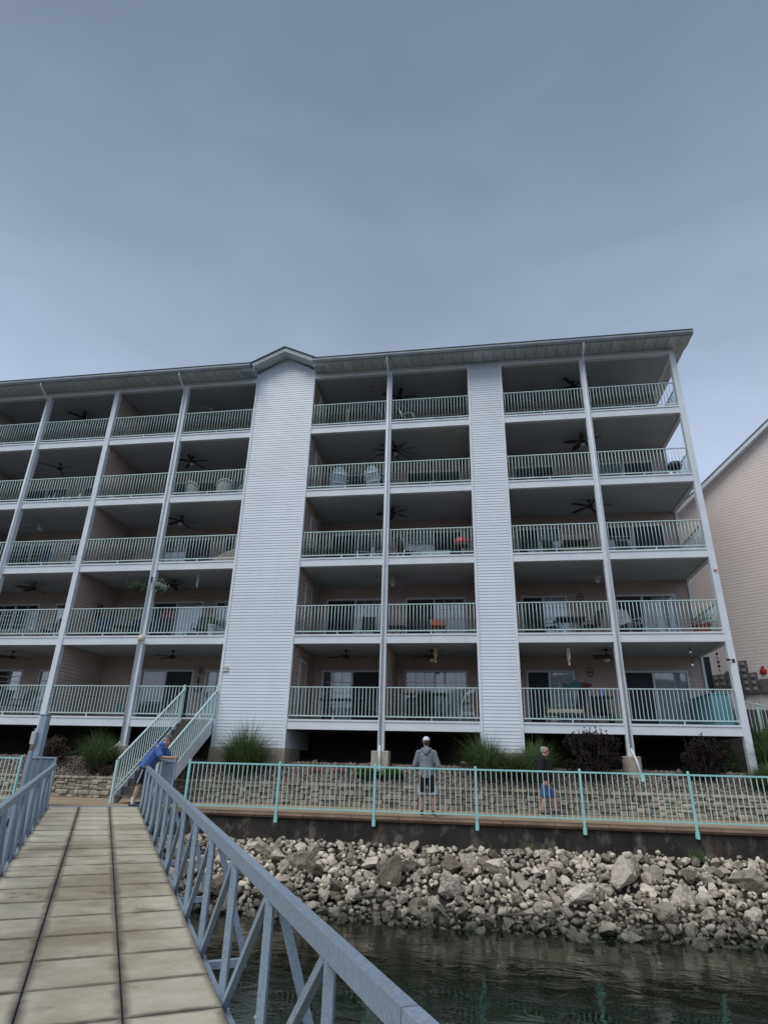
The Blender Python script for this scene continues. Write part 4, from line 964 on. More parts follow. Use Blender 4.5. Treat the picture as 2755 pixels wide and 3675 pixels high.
for i, (x, y, lb) in enumerate([(-0.80, -0.95, 'black post path light beside the pink flowers'), (4.35, -0.98, 'black post path light behind the walking man'), (5.05, -1.0, 'black post path light before the large purple shrub'), (-12.4, -0.9, 'dark path light by the far picket fence'), (8.2, -1.0, 'black post path light before the round pier')]):
    t = thing('path_light', (x, y, tz(x, y) - .03), lb, 'path light'); MB().lathe((0, 0, 0), [(.022, 0), (.022, .34), (.03, .35)], 10).build('stake', DARK, t, local=True); MB().lathe((0, 0, .351), [(.055, 0), (.055, .05), (.015, .09)], 12).build('hood', DARK, t, local=True)

# weeds and driftwood caught in the riprap
def weed(x, y, n, label):
    t = thing('weed_tuft', (x, y, bz(x, y) + .05), label, 'weed'); vs, fs, rv = [], [], []
    for i in range(n):
        a = pr.uniform(0, 6.28); L_ = pr.uniform(.1, .3); n0 = len(vs); w = .006; bx, by = pr.gauss(0, .09), pr.gauss(0, .05)
        for k in range(3): s_ = k / 2; vs += [(bx + math.cos(a) * L_ * .5 * s_ ** 2 - math.sin(a) * w * (1 - s_), by + math.sin(a) * L_ * .5 * s_ ** 2 + math.cos(a) * w * (1 - s_), L_ * s_), (bx + math.cos(a) * L_ * .5 * s_ ** 2 + math.sin(a) * w * (1 - s_), by + math.sin(a) * L_ * .5 * s_ ** 2 - math.cos(a) * w * (1 - s_), L_ * s_)]; rv += [pr.random()] * 2
        fs += [(n0, n0 + 1, n0 + 3, n0 + 2), (n0 + 2, n0 + 3, n0 + 5, n0 + 4)]
    faces_obj('blades', vs, fs, rv, GRASS, t); MB().ball((0, 0, 0), .04, 8, 5, (2, 1, .5)).build('root', STEM, t, local=True)
weed(7.55, -4.62, 260, 'grassy weed tuft growing at the foot of the sea wall'); weed(4.1, -4.60, 90, 'small weed tuft at the sea wall behind the rocks')
for x, y, a, L_, lb in [(3.9, -6.75, .12, 1.3, 'thin grey driftwood stick lying just above the water'), (5.9, -6.45, -.3, .9, 'short bent driftwood branch among the rocks'), (.9, -6.5, .5, .8, 'dark driftwood branch near the gangway')]:
    z = bz(x, y) + .17; t = thing('driftwood', (x, y, z), lb, 'driftwood'); d = Vector((math.cos(a), math.sin(a), 0)); MB().tube([-d * L_ / 2, Vector((0, 0, .03)), d * L_ * .3 + Vector((0, 0, -.01)), d * L_ / 2 + Vector((0, .08, .03))], [.016, .018, .013, .006], 6).build('stick', WOOD, t, local=True); MB().tube([Vector((0, 0, .03)), d * .2 + Vector((0, -.1, .1))], [.01, .004], 5).build('twig', WOOD, t, local=True)
# ramp fence on the right hand bank
t = thing('ramp_fence', (11.3, 1.4, 0.1), 'mint picket fence sloping down beside the ramp by the corner post', 'fence')
a, c = Vector((11.25, 1.15, 1.13)), Vector((14.2, 1.15, 0.40))
for h in (0, -0.98): MB().bar(a + Vector((0, 0, h)), c + Vector((0, 0, h)), .04, .035).build('rail', MINT, t)
for i in range(26):
    q = a + (c - a) * (i + .5) / 26; MB().box(q.x - .01, q.x + .01, q.y - .01, q.y + .01, q.z - .96, q.z - .018).build('baluster', MINT, t)
for f in (.15, .6, 1.0):
    q = a + (c - a) * f; MB().box(q.x - .03, q.x + .03, q.y + .022, q.y + .08, q.z - 1.6, q.z + .06).build('fence_post', MINT, t)

# ================================================================== ceiling fans
def fan(x, y, zc, n, L_, shape, m, light, label, drop=.24, rot=.3, mono=None):
    t = thing('ceiling_fan', (x, y, zc - drop), label, 'ceiling fan')
    MB().lathe((0, 0, drop - .06), [(.03, 0), (.065, .03), (.065, .059)], 12).build('canopy', m, t, local=True)
    MB().tube([(0, 0, .06), (0, 0, drop - .05)], .013, 8).build('downrod', m, t, local=True)
    MB().lathe((0, 0, -.07), [(.05, 0), (.11, .03), (.115, .09), (.07, .13), (.03, .145)], 14).build('motor', m, t, local=True)
    for i in range(n):
        a = rot + 6.283 * i / n; ca, sa = math.cos(a), math.sin(a); vs = []
        prof = [(.1, .02), (.18, .03), (.24, .055), (.45, .065), (.75, .07), (.95, .066), (1.0, .05)] if shape == 'blade' else ([(.1, .02), (.2, .03), (.3, .085), (.55, .115), (.8, .085), (.95, .04), (1, .012)] if shape == 'leaf' else [(.1, .02), (.2, .028), (.4, .034), (.8, .03), (1, .02)])
        for s, w in prof:
            r_ = s * L_
            for q in (-1, 1): vs.append((ca * r_ - sa * w * q, sa * r_ + ca * w * q, .012 + q * w * .22 - (s ** 2) * .03)); 
        vs += [(x_, y_, z_ - .008) for x_, y_, z_ in vs]; k = len(prof); fs = []
        for j in range(k - 1): fs += [(2 * j, 2 * j + 1, 2 * j + 3, 2 * j + 2), (2 * k + 2 * j, 2 * k + 2 * j + 2, 2 * k + 2 * j + 3, 2 * k + 2 * j + 1), (2 * j, 2 * j + 2, 2 * k + 2 * j + 2, 2 * k + 2 * j), (2 * j + 1, 2 * k + 2 * j + 1, 2 * k + 2 * j + 3, 2 * j + 3)]
        e = 2 * k - 2; fs.append((e, e + 1, 2 * k + e + 1, 2 * k + e))
        MB().add(vs, fs).build('blade', m, t, local=True)
    if light:
        MB().lathe((0, 0, -.20), [(.015, 0), (.075, .03), (.095, .085), (.06, .129)], 14).build('light_shade', OPAL, t, local=True, smooth=True)
    return t
def ceil(k): return (k + 1) * H + .03 if k < 4 else ZH + .02
FANS = [(-14.35, 4, 5, .62, 'blade', DARK, 0, 'dark five blade ceiling fan on the top balcony left of the partition'), (-8.15, 4, 4, .62, 'slim', FANW, 0, 'pale ceiling fan in the top balcony left of the wide tower'),
        (0.21, 4, 5, .66, 'blade', DARK, 0, 'black five blade ceiling fan on the top balcony between the towers'), (7.34, 4, 5, .70, 'blade', DARK, 0, 'black ceiling fan on the top balcony at the open corner'),
        (-14.9, 3, 3, .75, 'slim', BRONZE, 0, 'dark three blade ceiling fan on the fourth storey'), (-8.67, 3, 5, .60, 'blade', BRONZE, 1, 'bronze ceiling fan with lamp above the round backed chairs'),
        (0.1, 3, 10, .82, 'slim', BRONZE, 1, 'large many bladed ceiling fan above the two slatted chairs'), (7.42, 3, 5, .66, 'leaf', BRONZE, 1, 'leaf blade ceiling fan with lamp on the fourth storey at the open corner'),
        (-15.11, 2, 4, .55, 'slim', FANW, 1, 'pale ceiling fan with globe lamp on the third storey'), (-8.74, 2, 5, .6, 'blade', BRONZE, 1, 'bronze ceiling fan with lamp on the third storey beside the wide tower'),
        (0.04, 2, 5, .62, 'leaf', BRONZE, 0, 'brown leaf blade ceiling fan above the red grill'), (7.4, 2, 5, .68, 'blade', DARK, 0, 'black five blade ceiling fan on the third storey at the open corner'),
        (-14.66, 1, 5, .62, 'leaf', BRONZE, 0, 'brown leaf blade ceiling fan on the second storey'), (-8.56, 1, 5, .6, 'leaf', BRONZE, 0, 'drooping brown leaf blade ceiling fan near the hanging baskets'),
        (0.08, 1, 5, .6, 'blade', FANW, 1, 'pale wooden ceiling fan with lamp above the orange chair'), (7.37, 1, 4, .5, 'slim', FANW, 1, 'pale ceiling fan with lamp on the second storey at the open corner'),
        (-14.82, 0, 5, .6, 'blade', BRONZE, 0, 'brown ceiling fan on the lowest balcony beyond the steel column'), (-8.17, 0, 4, .68, 'slim', DARK, 0, 'slim black ceiling fan above the stairs balcony'),
        (-1.56, 0, 4, .66, 'slim', DARK, 0, 'slim black ceiling fan above the high dark table'), (1.51, 0, 8, .82, 'slim', BRONZE, 1, 'wide eight blade ceiling fan beside the bamboo wind chime'), (7.37, 0, 5, .5, 'leaf', BRONZE, 1, 'brown ceiling fan with lamp above the fish wall plaque')]
for i, (x, k, n, L_, sh, m, lt, lb) in enumerate(FANS): fan(x, 1.3, ceil(k), n, L_ * 1.14, sh, m, lt, lb, rot=.35 + i * .41)

# ================================================================== balcony furniture
SLING = mat('dark_sling_fabric', (0.03, 0.032, 0.036), None, 20, 0.8); BLUEF = mat('navy_fabric', (0.03, 0.045, 0.10), None, 10, 0.85); ORNG = mat('orange_fabric', (0.36, 0.11, 0.06), None, 10, 0.8)
ADIR = mat('pale_grey_blue_paint', (0.46, 0.54, 0.60), None, 5, 0.6); WICK = mat('white_wicker', (0.42, 0.42, 0.40), (0.32, 0.32, 0.30), 30, 0.8, bump=.3); TEAL = mat('teal_paint', (0.10, 0.30, 0.33), None, 8, 0.6); TERRA = mat('terracotta', (0.33, 0.075, 0.05), None, 6, 0.8)
CHROME = mat('bright_tube', (0.62, 0.64, 0.66), None, 3, 0.3, metal=.6); TANF = mat('tan_canvas', (0.42, 0.36, 0.27), None, 6, 0.9); BAMB = mat('bamboo', (0.45, 0.32, 0.12), (0.30, 0.20, 0.07), 9, 0.6); YELW = mat('yellow_cushion', (0.50, 0.46, 0.14), None, 5, .9)
def fl(k): return k * H + .292
def sling_chair(x, y, k, rz, m, label, grp=None, fm=DARK, sc=1.0):
    t = thing('patio_chair', (x, y, fl(k)), label, 'chair', grp, rz)
    for s in (-1, 1):
        MB().tube([(s * .27, -.26, 0), (s * .27, -.27, .42), (s * .27, -.20, .62), (s * .27, .22, .64)], .013, 6).build('arm_frame', fm, t, local=True)
        MB().tube([(s * .25, .34, 0), (s * .25, .20, .40), (s * .25, .30, .75), (s * .24, .38, 1.02 * sc)], .013, 6).build('back_frame', fm, t, local=True)
    MB().add([(-.25, -.27, .43), (.25, -.27, .43), (.25, .0, .40), (-.25, .0, .40), (.25, .20, .40), (-.25, .20, .40), (-.25, -.27, .42), (.25, -.27, .42), (.25, .0, .39), (-.25, .0, .39), (.25, .20, .39), (-.25, .20, .39)], [(0, 1, 2, 3), (3, 2, 4, 5), (6, 9, 8, 7), (9, 11, 10, 8), (0, 6, 7, 1)]).build('seat', m, t, local=True)
    MB().add([(-.24, .21, .42), (.24, .21, .42), (.24, .305, .75), (-.24, .305, .75), (.23, .375, 1.0 * sc), (-.23, .375, 1.0 * sc), (-.24, .225, .42), (.24, .225, .42), (.24, .32, .75), (-.24, .32, .75), (.23, .39, 1.0 * sc), (-.23, .39, 1.0 * sc)], [(0, 1, 2, 3), (3, 2, 4, 5), (6, 9, 8, 7), (9, 11, 10, 8), (5, 4, 10, 11)]).build('backrest', m, t, local=True)
    return t
def table(x, y, k, lx, ly, h, label, m=DARK, round_=False):
    t = thing('patio_table', (x, y, fl(k)), label, 'table')
    if round_: MB().lathe((0, 0, h - .03), [(lx / 2, 0), (lx / 2, .03)], 22).build('table_top', m, t, local=True)
    else: MB().box(-lx / 2, lx / 2, -ly / 2, ly / 2, h - .03, h).build('table_top', m, t, local=True)
    for sx_ in (-1, 1):
        for sy_ in (-1, 1):
            a = .36 if round_ else .44; MB().tube([(sx_ * lx * .3, sy_ * ly * .3, 0), (sx_ * lx * .22, sy_ * ly * .22, h * .5), (sx_ * lx * a * .9, sy_ * ly * a * .9, h - .03)], .014, 6).build('leg', m, t, local=True)
    return t
def adirondack(x, y, k, rz, label):
    t = thing('adirondack_chair', (x, y, fl(k)), label, 'chair', None, rz)
    for i in range(6): xx = -.25 + i * .1; hgt = 1.06 - .018 * (i - 2.5) ** 2 * 1.6; MB().bar((xx, .18, .25), (xx, .45, hgt), .085, .02, (0, -1, .3)).build('back_slat', ADIR, t, local=True)
    for z, y_ in ((.45, .27), (.78, .385)): MB().box(-.29, .29, y_ - .005, y_ + .02, z, z + .08).build('back_rail', ADIR, t, local=True)
    for i in range(5): yy = -.30 + i * .11; MB().box(-.27, .27, yy, yy + .09, .36 - .035 * i, .38 - .035 * i).build('seat_slat', ADIR, t, local=True)
    for s in (-1, 1):
        MB().box(s * .31 - .06, s * .31 + .06, -.38, .34, .56, .585).build('arm', ADIR, t, local=True); MB().box(s * .28 - .02, s * .28 + .02, -.34, -.24, 0, .56).build('leg', ADIR, t, local=True); MB().bar((s * .28, -.28, .3), (s * .28, .55, .05), .03, .10).build('leg', ADIR, t, local=True)
adirondack(-2.05, .62, 3, 3.45, 'pale slatted chair nearer the wide tower on the fourth storey'); adirondack(-0.55, .62, 3, 2.85, 'pale slatted chair nearer the middle post on the fourth storey')
table(-1.3, .5, 3, .55, .55, .5, 'small dark table between the two pale slatted chairs', round_=True)
def wicker(x, y, k, rz, label, grp):
    t = thing('wicker_chair', (x, y, fl(k)), label, 'chair', grp, rz)
    MB().tube([(.33 * math.cos(a), .12 + .30 * math.sin(a), .62 + .22 * max(0, math.sin(a))) for a in [math.pi * i / 12 for i in range(13)]], .05, 8).build('back_roll', WICK, t, local=True)
    vs = []; fs = []
    for i in range(13): a = math.pi * i / 12; vs += [(.33 * math.cos(a), .12 + .3 * math.sin(a), .35), (.33 * math.cos(a), .12 + .30 * math.sin(a), .62 + .22 * max(0, math.sin(a)))]
    MB().add(vs, [(2 * i, 2 * i + 2, 2 * i + 3, 2 * i + 1) for i in range(12)]).build('backrest', WICK, t, local=True)
    MB().lathe((0, .1, .30), [(.30, 0), (.33, .06), (.30, .14)], 16).build('seat', WICK, t, local=True)
    for i in range(4): a = .785 + i * 1.571; MB().tube([(.24 * math.cos(a), .1 + .24 * math.sin(a), 0), (.22 * math.cos(a), .1 + .22 * math.sin(a), .31)], .02, 6).build('leg', WICK, t, local=True)
for x, y, rz in [(-8.0, .8, 2.6), (-6.75, .75, 3.5), (-6.15, 1.25, 4.0)]: wicker(x, y, 3, rz, 'white round backed wicker chair on the fourth storey beside the wide tower', 'white wicker chairs on the fourth storey')
table(-7.3, 1.3, 3, .9, .9, .72, 'round dark table among the white wicker chairs', round_=True)
# fourth storey right: a bench with a yellow cushion and a white cooler
t = thing('bench', (2.35, 1.0, fl(3)), 'low bench with a yellow green cushion beside the narrow tower', 'bench'); MB().box(-.6, .6, -.2, .2, .36, .40).build('seat', DARK, t, local=True); MB().box(-.58, .58, -.19, .19, .401, .47).build('cushion', YELW, t, local=True)
for s in (-.52, .52): MB().box(s - .03, s + .03, -.18, .18, 0, .359).build('leg', DARK, t, local=True)
# top storey
t = thing('umbrella_stand', (-1.75, .35, fl(4)), 'white folded pole stand at the top balcony railing', 'stand'); MB().tube([(0, 0, .03), (0, 0, 1.02)], .022, 8).build('pole', WICK, t, local=True); MB().lathe((0, 0, 0), [(.16, 0), (.15, .03), (.03, .05)], 14).build('base', WICK, t, local=True); MB().box(-.05, .05, -.02, .02, .9, .93).build('crossbar', WICK, t, local=True)
sling_chair(-.45, .55, 4, 2.6, SLING, 'light framed lounge chair on the top balcony left of the middle post', None, CHROME, .9); sling_chair(.75, .55, 4, 1.3, SLING, 'light framed chair on the top balcony right of the middle post', None, CHROME, .95)
table(8.9, 1.3, 4, 1.6, .8, .42, 'long low dark table on the top balcony at the open corner'); table(5.4, 1.3, 4, 1.3, .8, .40, 'low dark table on the top balcony beside the narrow tower')
sling_chair(-13.4, 1.0, 4, .3, BLUEF, 'navy chair on the top balcony left of the partition'); sling_chair(-7.1, 1.2, 4, -.4, BLUEF, 'navy chair on the top balcony beside the wide tower')
# fourth storey left and right
for i, (x, rz) in enumerate([(-14.3, .4), (-13.3, -.2)]): sling_chair(x, .9, 3, rz, BLUEF, 'navy chair with a bright frame on the fourth storey left of the partition', 'navy chairs on the fourth storey', CHROME)
sling_chair(-10.3, 1.4, 3, .2, BLUEF, 'blue chair on the fourth storey next to the white pail'); table(-9.5, 1.4, 3, .9, .6, .6, 'dark side table on the fourth storey by the downspout')
t = thing('pail', (-11.45, .45, fl(3)), 'pale pail standing against the partition on the fourth storey', 'pail'); MB().lathe((0, 0, 0), [(.12, 0), (.16, .34), (.165, .36)], 16).build('body', WICK, t, local=True); MB().tube([(-.16, 0, .34), (-.1, 0, .46), (.1, 0, .46), (.16, 0, .34)], .006, 5).build('handle', DARK, t, local=True)
sling_chair(5.4, 1.4, 3, .3, SLING, 'black chair on the fourth storey beside the narrow tower'); table(6.3, 1.3, 3, 1.0, .7, .7, 'dark table on the fourth storey left of the corner unit post'); sling_chair(8.6, 1.5, 3, .1, SLING, 'black chair on the fourth storey before the corner door'); sling_chair(9.4, 1.3, 3, -.6, SLING, 'black chair on the fourth storey turned to the side railing')
t = thing('charcoal_grill', (10.35, .55, fl(3)), 'small black grill on the fourth storey at the side railing', 'grill'); MB().lathe((0, 0, .45), [(.08, 0), (.22, .08), (.25, .18), (.2, .3), (.05, .36)], 16).build('bowl', DARK, t, local=True)
for i in range(3): a = i * 2.1; MB().tube([(.2 * math.cos(a), .2 * math.sin(a), 0), (.12 * math.cos(a), .12 * math.sin(a), .48)], .012, 6).build('leg', DARK, t, local=True)
# third storey
t = thing('barbecue_grill', (2.65, .75, fl(2)), 'red lidded barbecue grill on black legs on the third storey', 'grill'); MB().ball((0, 0, .78), .27, 16, 8, (1, .8, .75)).build('lid', RED, t, local=True, smooth=True); MB().box(-.27, .27, -.2, .2, .60, .70).build('fire_box', DARK, t, local=True, bevel=.02); MB().tube([(-.15, -.2, .85), (-.15, -.27, .86), (.15, -.27, .86), (.15, -.2, .85)], .01, 6).build('handle', DARK, t, local=True)
for sx_ in (-.22, .22):
    for sy_ in (-.15, .15): MB().tube([(sx_, sy_, 0), (sx_ * .9, sy_, .6)], .014, 6).build('leg', DARK, t, local=True)
t = thing('storage_chest', (1.75, .55, fl(2)), 'pale low storage chest beside the red grill', 'chest'); MB().box(-.5, .5, -.25, .25, .0, .26).build('box', ADIR, t, local=True, bevel=.02); MB().box(-.52, .52, -.27, .27, .261, .31).build('lid', ADIR, t, local=True, bevel=.015)
for x, rz in [(-.95, .5), (-.2, -.3)]: sling_chair(x, .65, 2, rz + 3.0, SLING, 'bright framed sling chair on the third storey by the middle post', 'bright framed chairs on the third storey', CHROME, .95)
sling_chair(.65, .7, 2, 2.2, SLING, 'bright framed sling chair right of the third storey middle post', None, CHROME, .95)
def pot(x, y, k, r, h, m, label, leaves=True, lm=None):
    t = thing('potted_plant', (x, y, fl(k)), label, 'plant pot'); MB().lathe((0, 0, 0), [(r * .7, 0), (r, h * .85), (r * 1.1, h * .86), (r * 1.1, h), (r * .9, h), (r * .85, h * .9)], 16).build('pot', m, t, local=True)
    if leaves:
        vs, fs, rv = [], [], []
        for i in range(260): c = Vector((pr.gauss(0, r * .7), pr.gauss(0, r * .7), h + abs(pr.gauss(0, r * .8)))); d = Vector((pr.gauss(0, 1), pr.gauss(0, 1), pr.gauss(0, 1))).normalized(); e = d.orthogonal(); s = pr.uniform(.02, .045); n0 = len(vs); vs.extend([tuple(c - d * s), tuple(c + e * s * .5), tuple(c + d * s), tuple(c - e * s * .5)]); fs.append((n0, n0 + 1, n0 + 2, n0 + 3)); rv.extend([pr.random()] * 4)
        faces_obj('foliage', vs, fs, rv, lm or GRNL, t)
pot(-2.8, .4, 2, .16, .26, DARK, 'leafy plant in a dark pot on the third storey by the wide tower'); pot(-2.45, 1.6, 2, .2, .7, DARK, 'tall dark planter on the third storey against the closet')
sling_chair(-10.6, .8, 2, -.7, BLUEF, 'dark reclined chair on the third storey against the partition'); sling_chair(-14.4, .9, 2, .2, BLUEF, 'navy chair on the third storey left of the partition'); sling_chair(-7.6, 1.2, 2, .1, SLING, 'dark chair on the third storey between post and wide tower')
def umbrella(x, y, k, label):
    t = thing('folded_umbrella', (x, y, fl(k)), label, 'umbrella'); MB().tube([(0, 0, .06), (0, 0, 1.9)], .02, 8).build('pole', DARK, t, local=True); MB().lathe((0, 0, .7), [(.1, 0), (.17, .15), (.10, .7), (.03, 1.22)], 12).build('canopy', TANF, t, local=True); MB().lathe((0, 0, 0), [(.22, 0), (.22, .04), (.04, .07)], 16).build('base', DARK, t, local=True)
t = thing('cushioned_lounge', (-6.2, .75, fl(2)), 'tan canvas covered lounge on the third storey beside the wide tower', 'lounge'); MB().prism([(-.5, .0), (.5, 0), (.5, .62), (.3, .66), (-.5, .30)], 1, -.35, .35).build('cover', TANF, t, local=True, bevel=.03)
pot(5.15, .55, 2, .17, .3, ADIR, 'pale bucket planter on the third storey beside the narrow tower'); sling_chair(5.9, 1.1, 2, .4, SLING, 'black chair with tan towel side on the third storey'); table(6.7, 1.0, 2, .9, .7, .72, 'dark table on the third storey left of the corner unit post')
t = thing('canvas_screen', (6.65, 1.55, fl(2)), 'tan canvas folding screen on the third storey', 'screen')
for i in range(3): MB().box(-.42 + i * .28, -.16 + i * .28, -.01 + .05 * (i % 2), .01 + .05 * (i % 2), .08, 1.25).build('panel', TANF, t, local=True)
sling_chair(8.5, 1.3, 2, .2, SLING, 'black chair on the third storey before the corner door'); table(9.5, .8, 2, 1.1, .5, .35, 'low grey blue table on the third storey at the corner', ADIR)
# second storey
sling_chair(-.75, 1.2, 1, .2, SLING, 'black chair on the second storey left of the middle post'); sling_chair(.95, .9, 1, -.7, SLING, 'black high backed chair on the second storey right of the middle post'); sling_chair(1.75, .75, 1, .15, ORNG, 'orange backed chair on the second storey', None, DARK, .72); table(.35, .55, 1, .6, .5, .4, 'small dark table on the second storey by the middle post')
table(6.25, 1.0, 1, 1.0, .8, .70, 'black glass table on the second storey of the corner unit'); sling_chair(5.55, 1.0, 1, 1.2, SLING, 'black chair at the table end beside the narrow tower on the second storey'); sling_chair(6.9, .8, 1, -1.2, SLING, 'black chair at the table end beside the corner unit post on the second storey'); pot(4.95, .6, 1, .14, .18, DARK, 'low dark bowl planter on the second storey beside the narrow tower')
sling_chair(8.1, .6, 1, .5, CHROME, 'white folding chair on the second storey right of the corner unit post', None, CHROME)
pot(10.25, .45, 1, .27, .36, TERRA, 'terracotta planter on the second storey at the corner railing')
for x, y, rz in [(-10.9, .9, .5), (-10.0, 1.3, 0), (-9.2, 1.0, -.4)]: sling_chair(x, y, 1, rz, BLUEF, 'navy cushioned chair on the second storey right of the partition', 'navy chairs on the second storey')
table(-9.9, .8, 1, 1.0, .7, .55, 'dark low table among the navy chairs on the second storey'); sling_chair(-13.2, .9, 1, -.5, SLING, 'dark chair on the second storey left of the partition')
pot(-8.2, .5, 1, .15, .75, DARK, 'pink flowers in a tall dark planter behind the hanging basket post', True, PNKF); sling_chair(-7.0, .9, 1, .1, SLING, 'dark chair on the second storey beside the wide tower'); pot(-6.35, .45, 1, .16, .5, ADIR, 'pale tall planter on the second storey beside the wide tower')
t = thing('metal_wall_art', (-11.74, 1.55, fl(1) + 1.0), 'dark round metal branch sculpture hung on the second storey partition', 'wall art')
for i in range(26): a = pr.uniform(0, 6.28); r0_, r1_ = pr.uniform(0, .2), pr.uniform(.25, .46); MB().tube([(.03, r0_ * math.cos(a), .35 + r0_ * math.sin(a)), (.03, r1_ * math.cos(a + .3) * .75, .35 + r1_ * math.sin(a + .3))], .016, 5).build('branch', DARK, t, local=True)
# first storey
table(-1.55, .9, 0, 1.5, .8, .74, 'dark rectangular table on the lowest balcony between wide tower and middle post'); sling_chair(-.7, 1.35, 0, 0, SLING, 'black chair behind the rectangular table on the lowest balcony')
t = thing('patio_heater_table', (.75, 1.55, fl(0)), 'cream round table top on a planter stand behind the middle post', 'table'); MB().lathe((0, 0, 1.0), [(.36, 0), (.40, .05), (.40, .12)], 22).build('table_top', TANF, t, local=True); MB().tube([(0, 0, 0), (0, 0, 1.0)], .05, 10).build('pedestal', DARK, t, local=True); MB().lathe((0, 0, 0), [(.24, 0), (.22, .04), (.05, .06)], 16).build('foot', DARK, t, local=True)
table(1.6, .95, 0, .9, .8, .95, 'high black bar table on the lowest balcony before the curtained door'); sling_chair(1.25, 1.5, 0, .2, SLING, 'tall black chair behind the bar table', None, DARK, 1.15)
t = thing('bar_chair', (2.75, .55, fl(0)), 'bright tube framed black bar chair beside the narrow tower', 'chair')
for s in (-1, 1): MB().tube([(-.30, s * .22, 0), (-.22, s * .22, .55), (-.10, s * .22, .86), (.05, s * .22, .98), (.22, s * .22, 1.02)], .014, 6).build('side_frame', CHROME, t, local=True); MB().tube([(.25, s * .22, 0), (.1, s * .22, .60)], .014, 6).build('leg', CHROME, t, local=True)
MB().box(-.22, .2, -.21, .21, .60, .64).build('seat', SLING, t, local=True); MB().bar((-.2, 0, .66), (-.08, 0, .90), .40, .02, (1, 0, -.3)).build('backrest', SLING, t, local=True)
for z in (.25, .30): MB().box(-.26, .2, -.225, -.205, z, z + .02).build('foot_rail', CHROME, t, local=True)
sling_chair(6.15, 1.0, 0, -1.0, SLING, 'high backed black chair on the lowest balcony before the fish plaque', None, DARK, 1.18); table(7.0, .95, 0, .75, .7, .9, 'black round bar table with a blue jug near the corner unit post', round_=True); sling_chair(7.05, 1.55, 0, .1, SLING, 'black chair behind the bar table under the fish plaque')
t = thing('blue_jug', (7.0, .8, fl(0) + .902), 'clear blue jug standing on the bar table', 'jug'); MB().lathe((0, 0, 0), [(.06, 0), (.07, .08), (.06, .2), (.065, .24)], 14).build('body', mat('blue_glass', (0.10, 0.20, 0.42), None, 4, .15), t, local=True); MB().tube([(.06, 0, .2), (.11, 0, .17), (.11, 0, .09), (.065, 0, .06)], .009, 6).build('handle', MATS['blue_glass'], t, local=True)
pot(7.25, 1.05, 0, .09, .2, DARK, 'small green plant in a dark pot beside the bar table'); pot(5.35, .6, 0, .24, .24, WICK, 'wide pale planter with green leaves by the narrow tower')
t = thing('cushion_bench', (5.75, .55, fl(0)), 'low tan cushioned bench on the lowest balcony before the blinds', 'bench'); MB().box(-.55, .55, -.22, .22, .32, .45).build('cushion', TANF, t, local=True, bevel=.03); MB().box(-.55, .55, -.22, .22, .26, .319).build('frame', DARK, t, local=True)
for s in (-.5, .5): MB().box(s - .02, s + .02, -.2, .2, 0, .259).build('leg', DARK, t, local=True)
for x, rz in [(-14.4, .3), (-13.6, -.3)]: sling_chair(x, .8, 0, rz, SLING, 'black chair on the lowest balcony beyond the steel column', 'black chairs on the lowest balcony left')
t = thing('plastic_chair', (-14.0, .5, fl(0)), 'low white plastic stool on the lowest balcony beyond the steel column', 'stool'); MB().lathe((0, 0, .30), [(.16, 0), (.18, .02), (.17, .04)], 14).build('seat', WICK, t, local=True)
for i in range(4): a = .78 + 1.57 * i; MB().tube([(.19 * math.cos(a), .19 * math.sin(a), 0), (.13 * math.cos(a), .13 * math.sin(a), .305)], .015, 6).build('leg', WICK, t, local=True)
t = thing('wall_clock_plaque', (-10.75, YB - .02, fl(0) + .55), 'dark oval shield plaque on the lowest balcony back wall', 'plaque'); MB().lathe((0, 0, 0), [(.01, 0), (.16, .0), (.14, .02), (.01, .03)], 16).build('disc', TEAL, t, local=True); t.rotation_euler = (R(90), 0, 0); t.scale = (.8, 1.5, 1)
# storage bench by the side railing (the teal box in the corner of the lowest balcony)
t = thing('storage_locker', (10.38, 1.35, fl(0)), 'mint green storage locker against the side railing of the lowest balcony', 'locker'); MB().box(-.28, .28, -.95, .95, 0, .95).build('cabinet', TEAL, t, local=True, bevel=.01)
MB().box(-.30, .30, -.97, .97, .951, .99).build('lid', TEAL, t, local=True); MB().box(-.3, -.281, -.02, .02, .4, .6).build('handle', DARK, t, local=True)

# ================================================================== things hung on the building
def chime(x, y, zt, L_, n, m, label):
    t = thing('wind_chime', (x, y, zt - L_), label, 'wind chime'); MB().tube([(0, 0, L_ * .75), (0, 0, L_)], .004, 5).build('cord', DARK, t, local=True); MB().lathe((0, 0, L_ * .72), [(.055, 0), (.06, .02), (.02, .05)], 12).build('cap', m, t, local=True)
    for i in range(n): a = 6.28 * i / n; ln = L_ * (.42 + .05 * i); MB().tube([(.04 * math.cos(a), .04 * math.sin(a), L_ * .71 - ln), (.04 * math.cos(a), .04 * math.sin(a), L_ * .71)], .009, 6).build('tube', m, t, local=True)
    MB().tube([(0, 0, .05), (0, 0, L_ * .72)], .003, 4).build('clapper_cord', DARK, t, local=True); MB().ball((0, 0, .05), .03, 8, 5, (1, .4, 1.5)).build('sail', m, t, local=True)
chime(1.72, .15, H, .62, 5, BAMB, 'bamboo wind chime hanging between middle post and narrow tower'); chime(5.98, .15, H, .70, 5, mat('shell', (0.62, 0.54, 0.46), None, 9, .5), 'pale shell wind chime hanging beside the narrow tower'); chime(-7.05, .2, 2 * H, .62, 5, WICK, 'white tube wind chime on the second storey beside the wide tower')
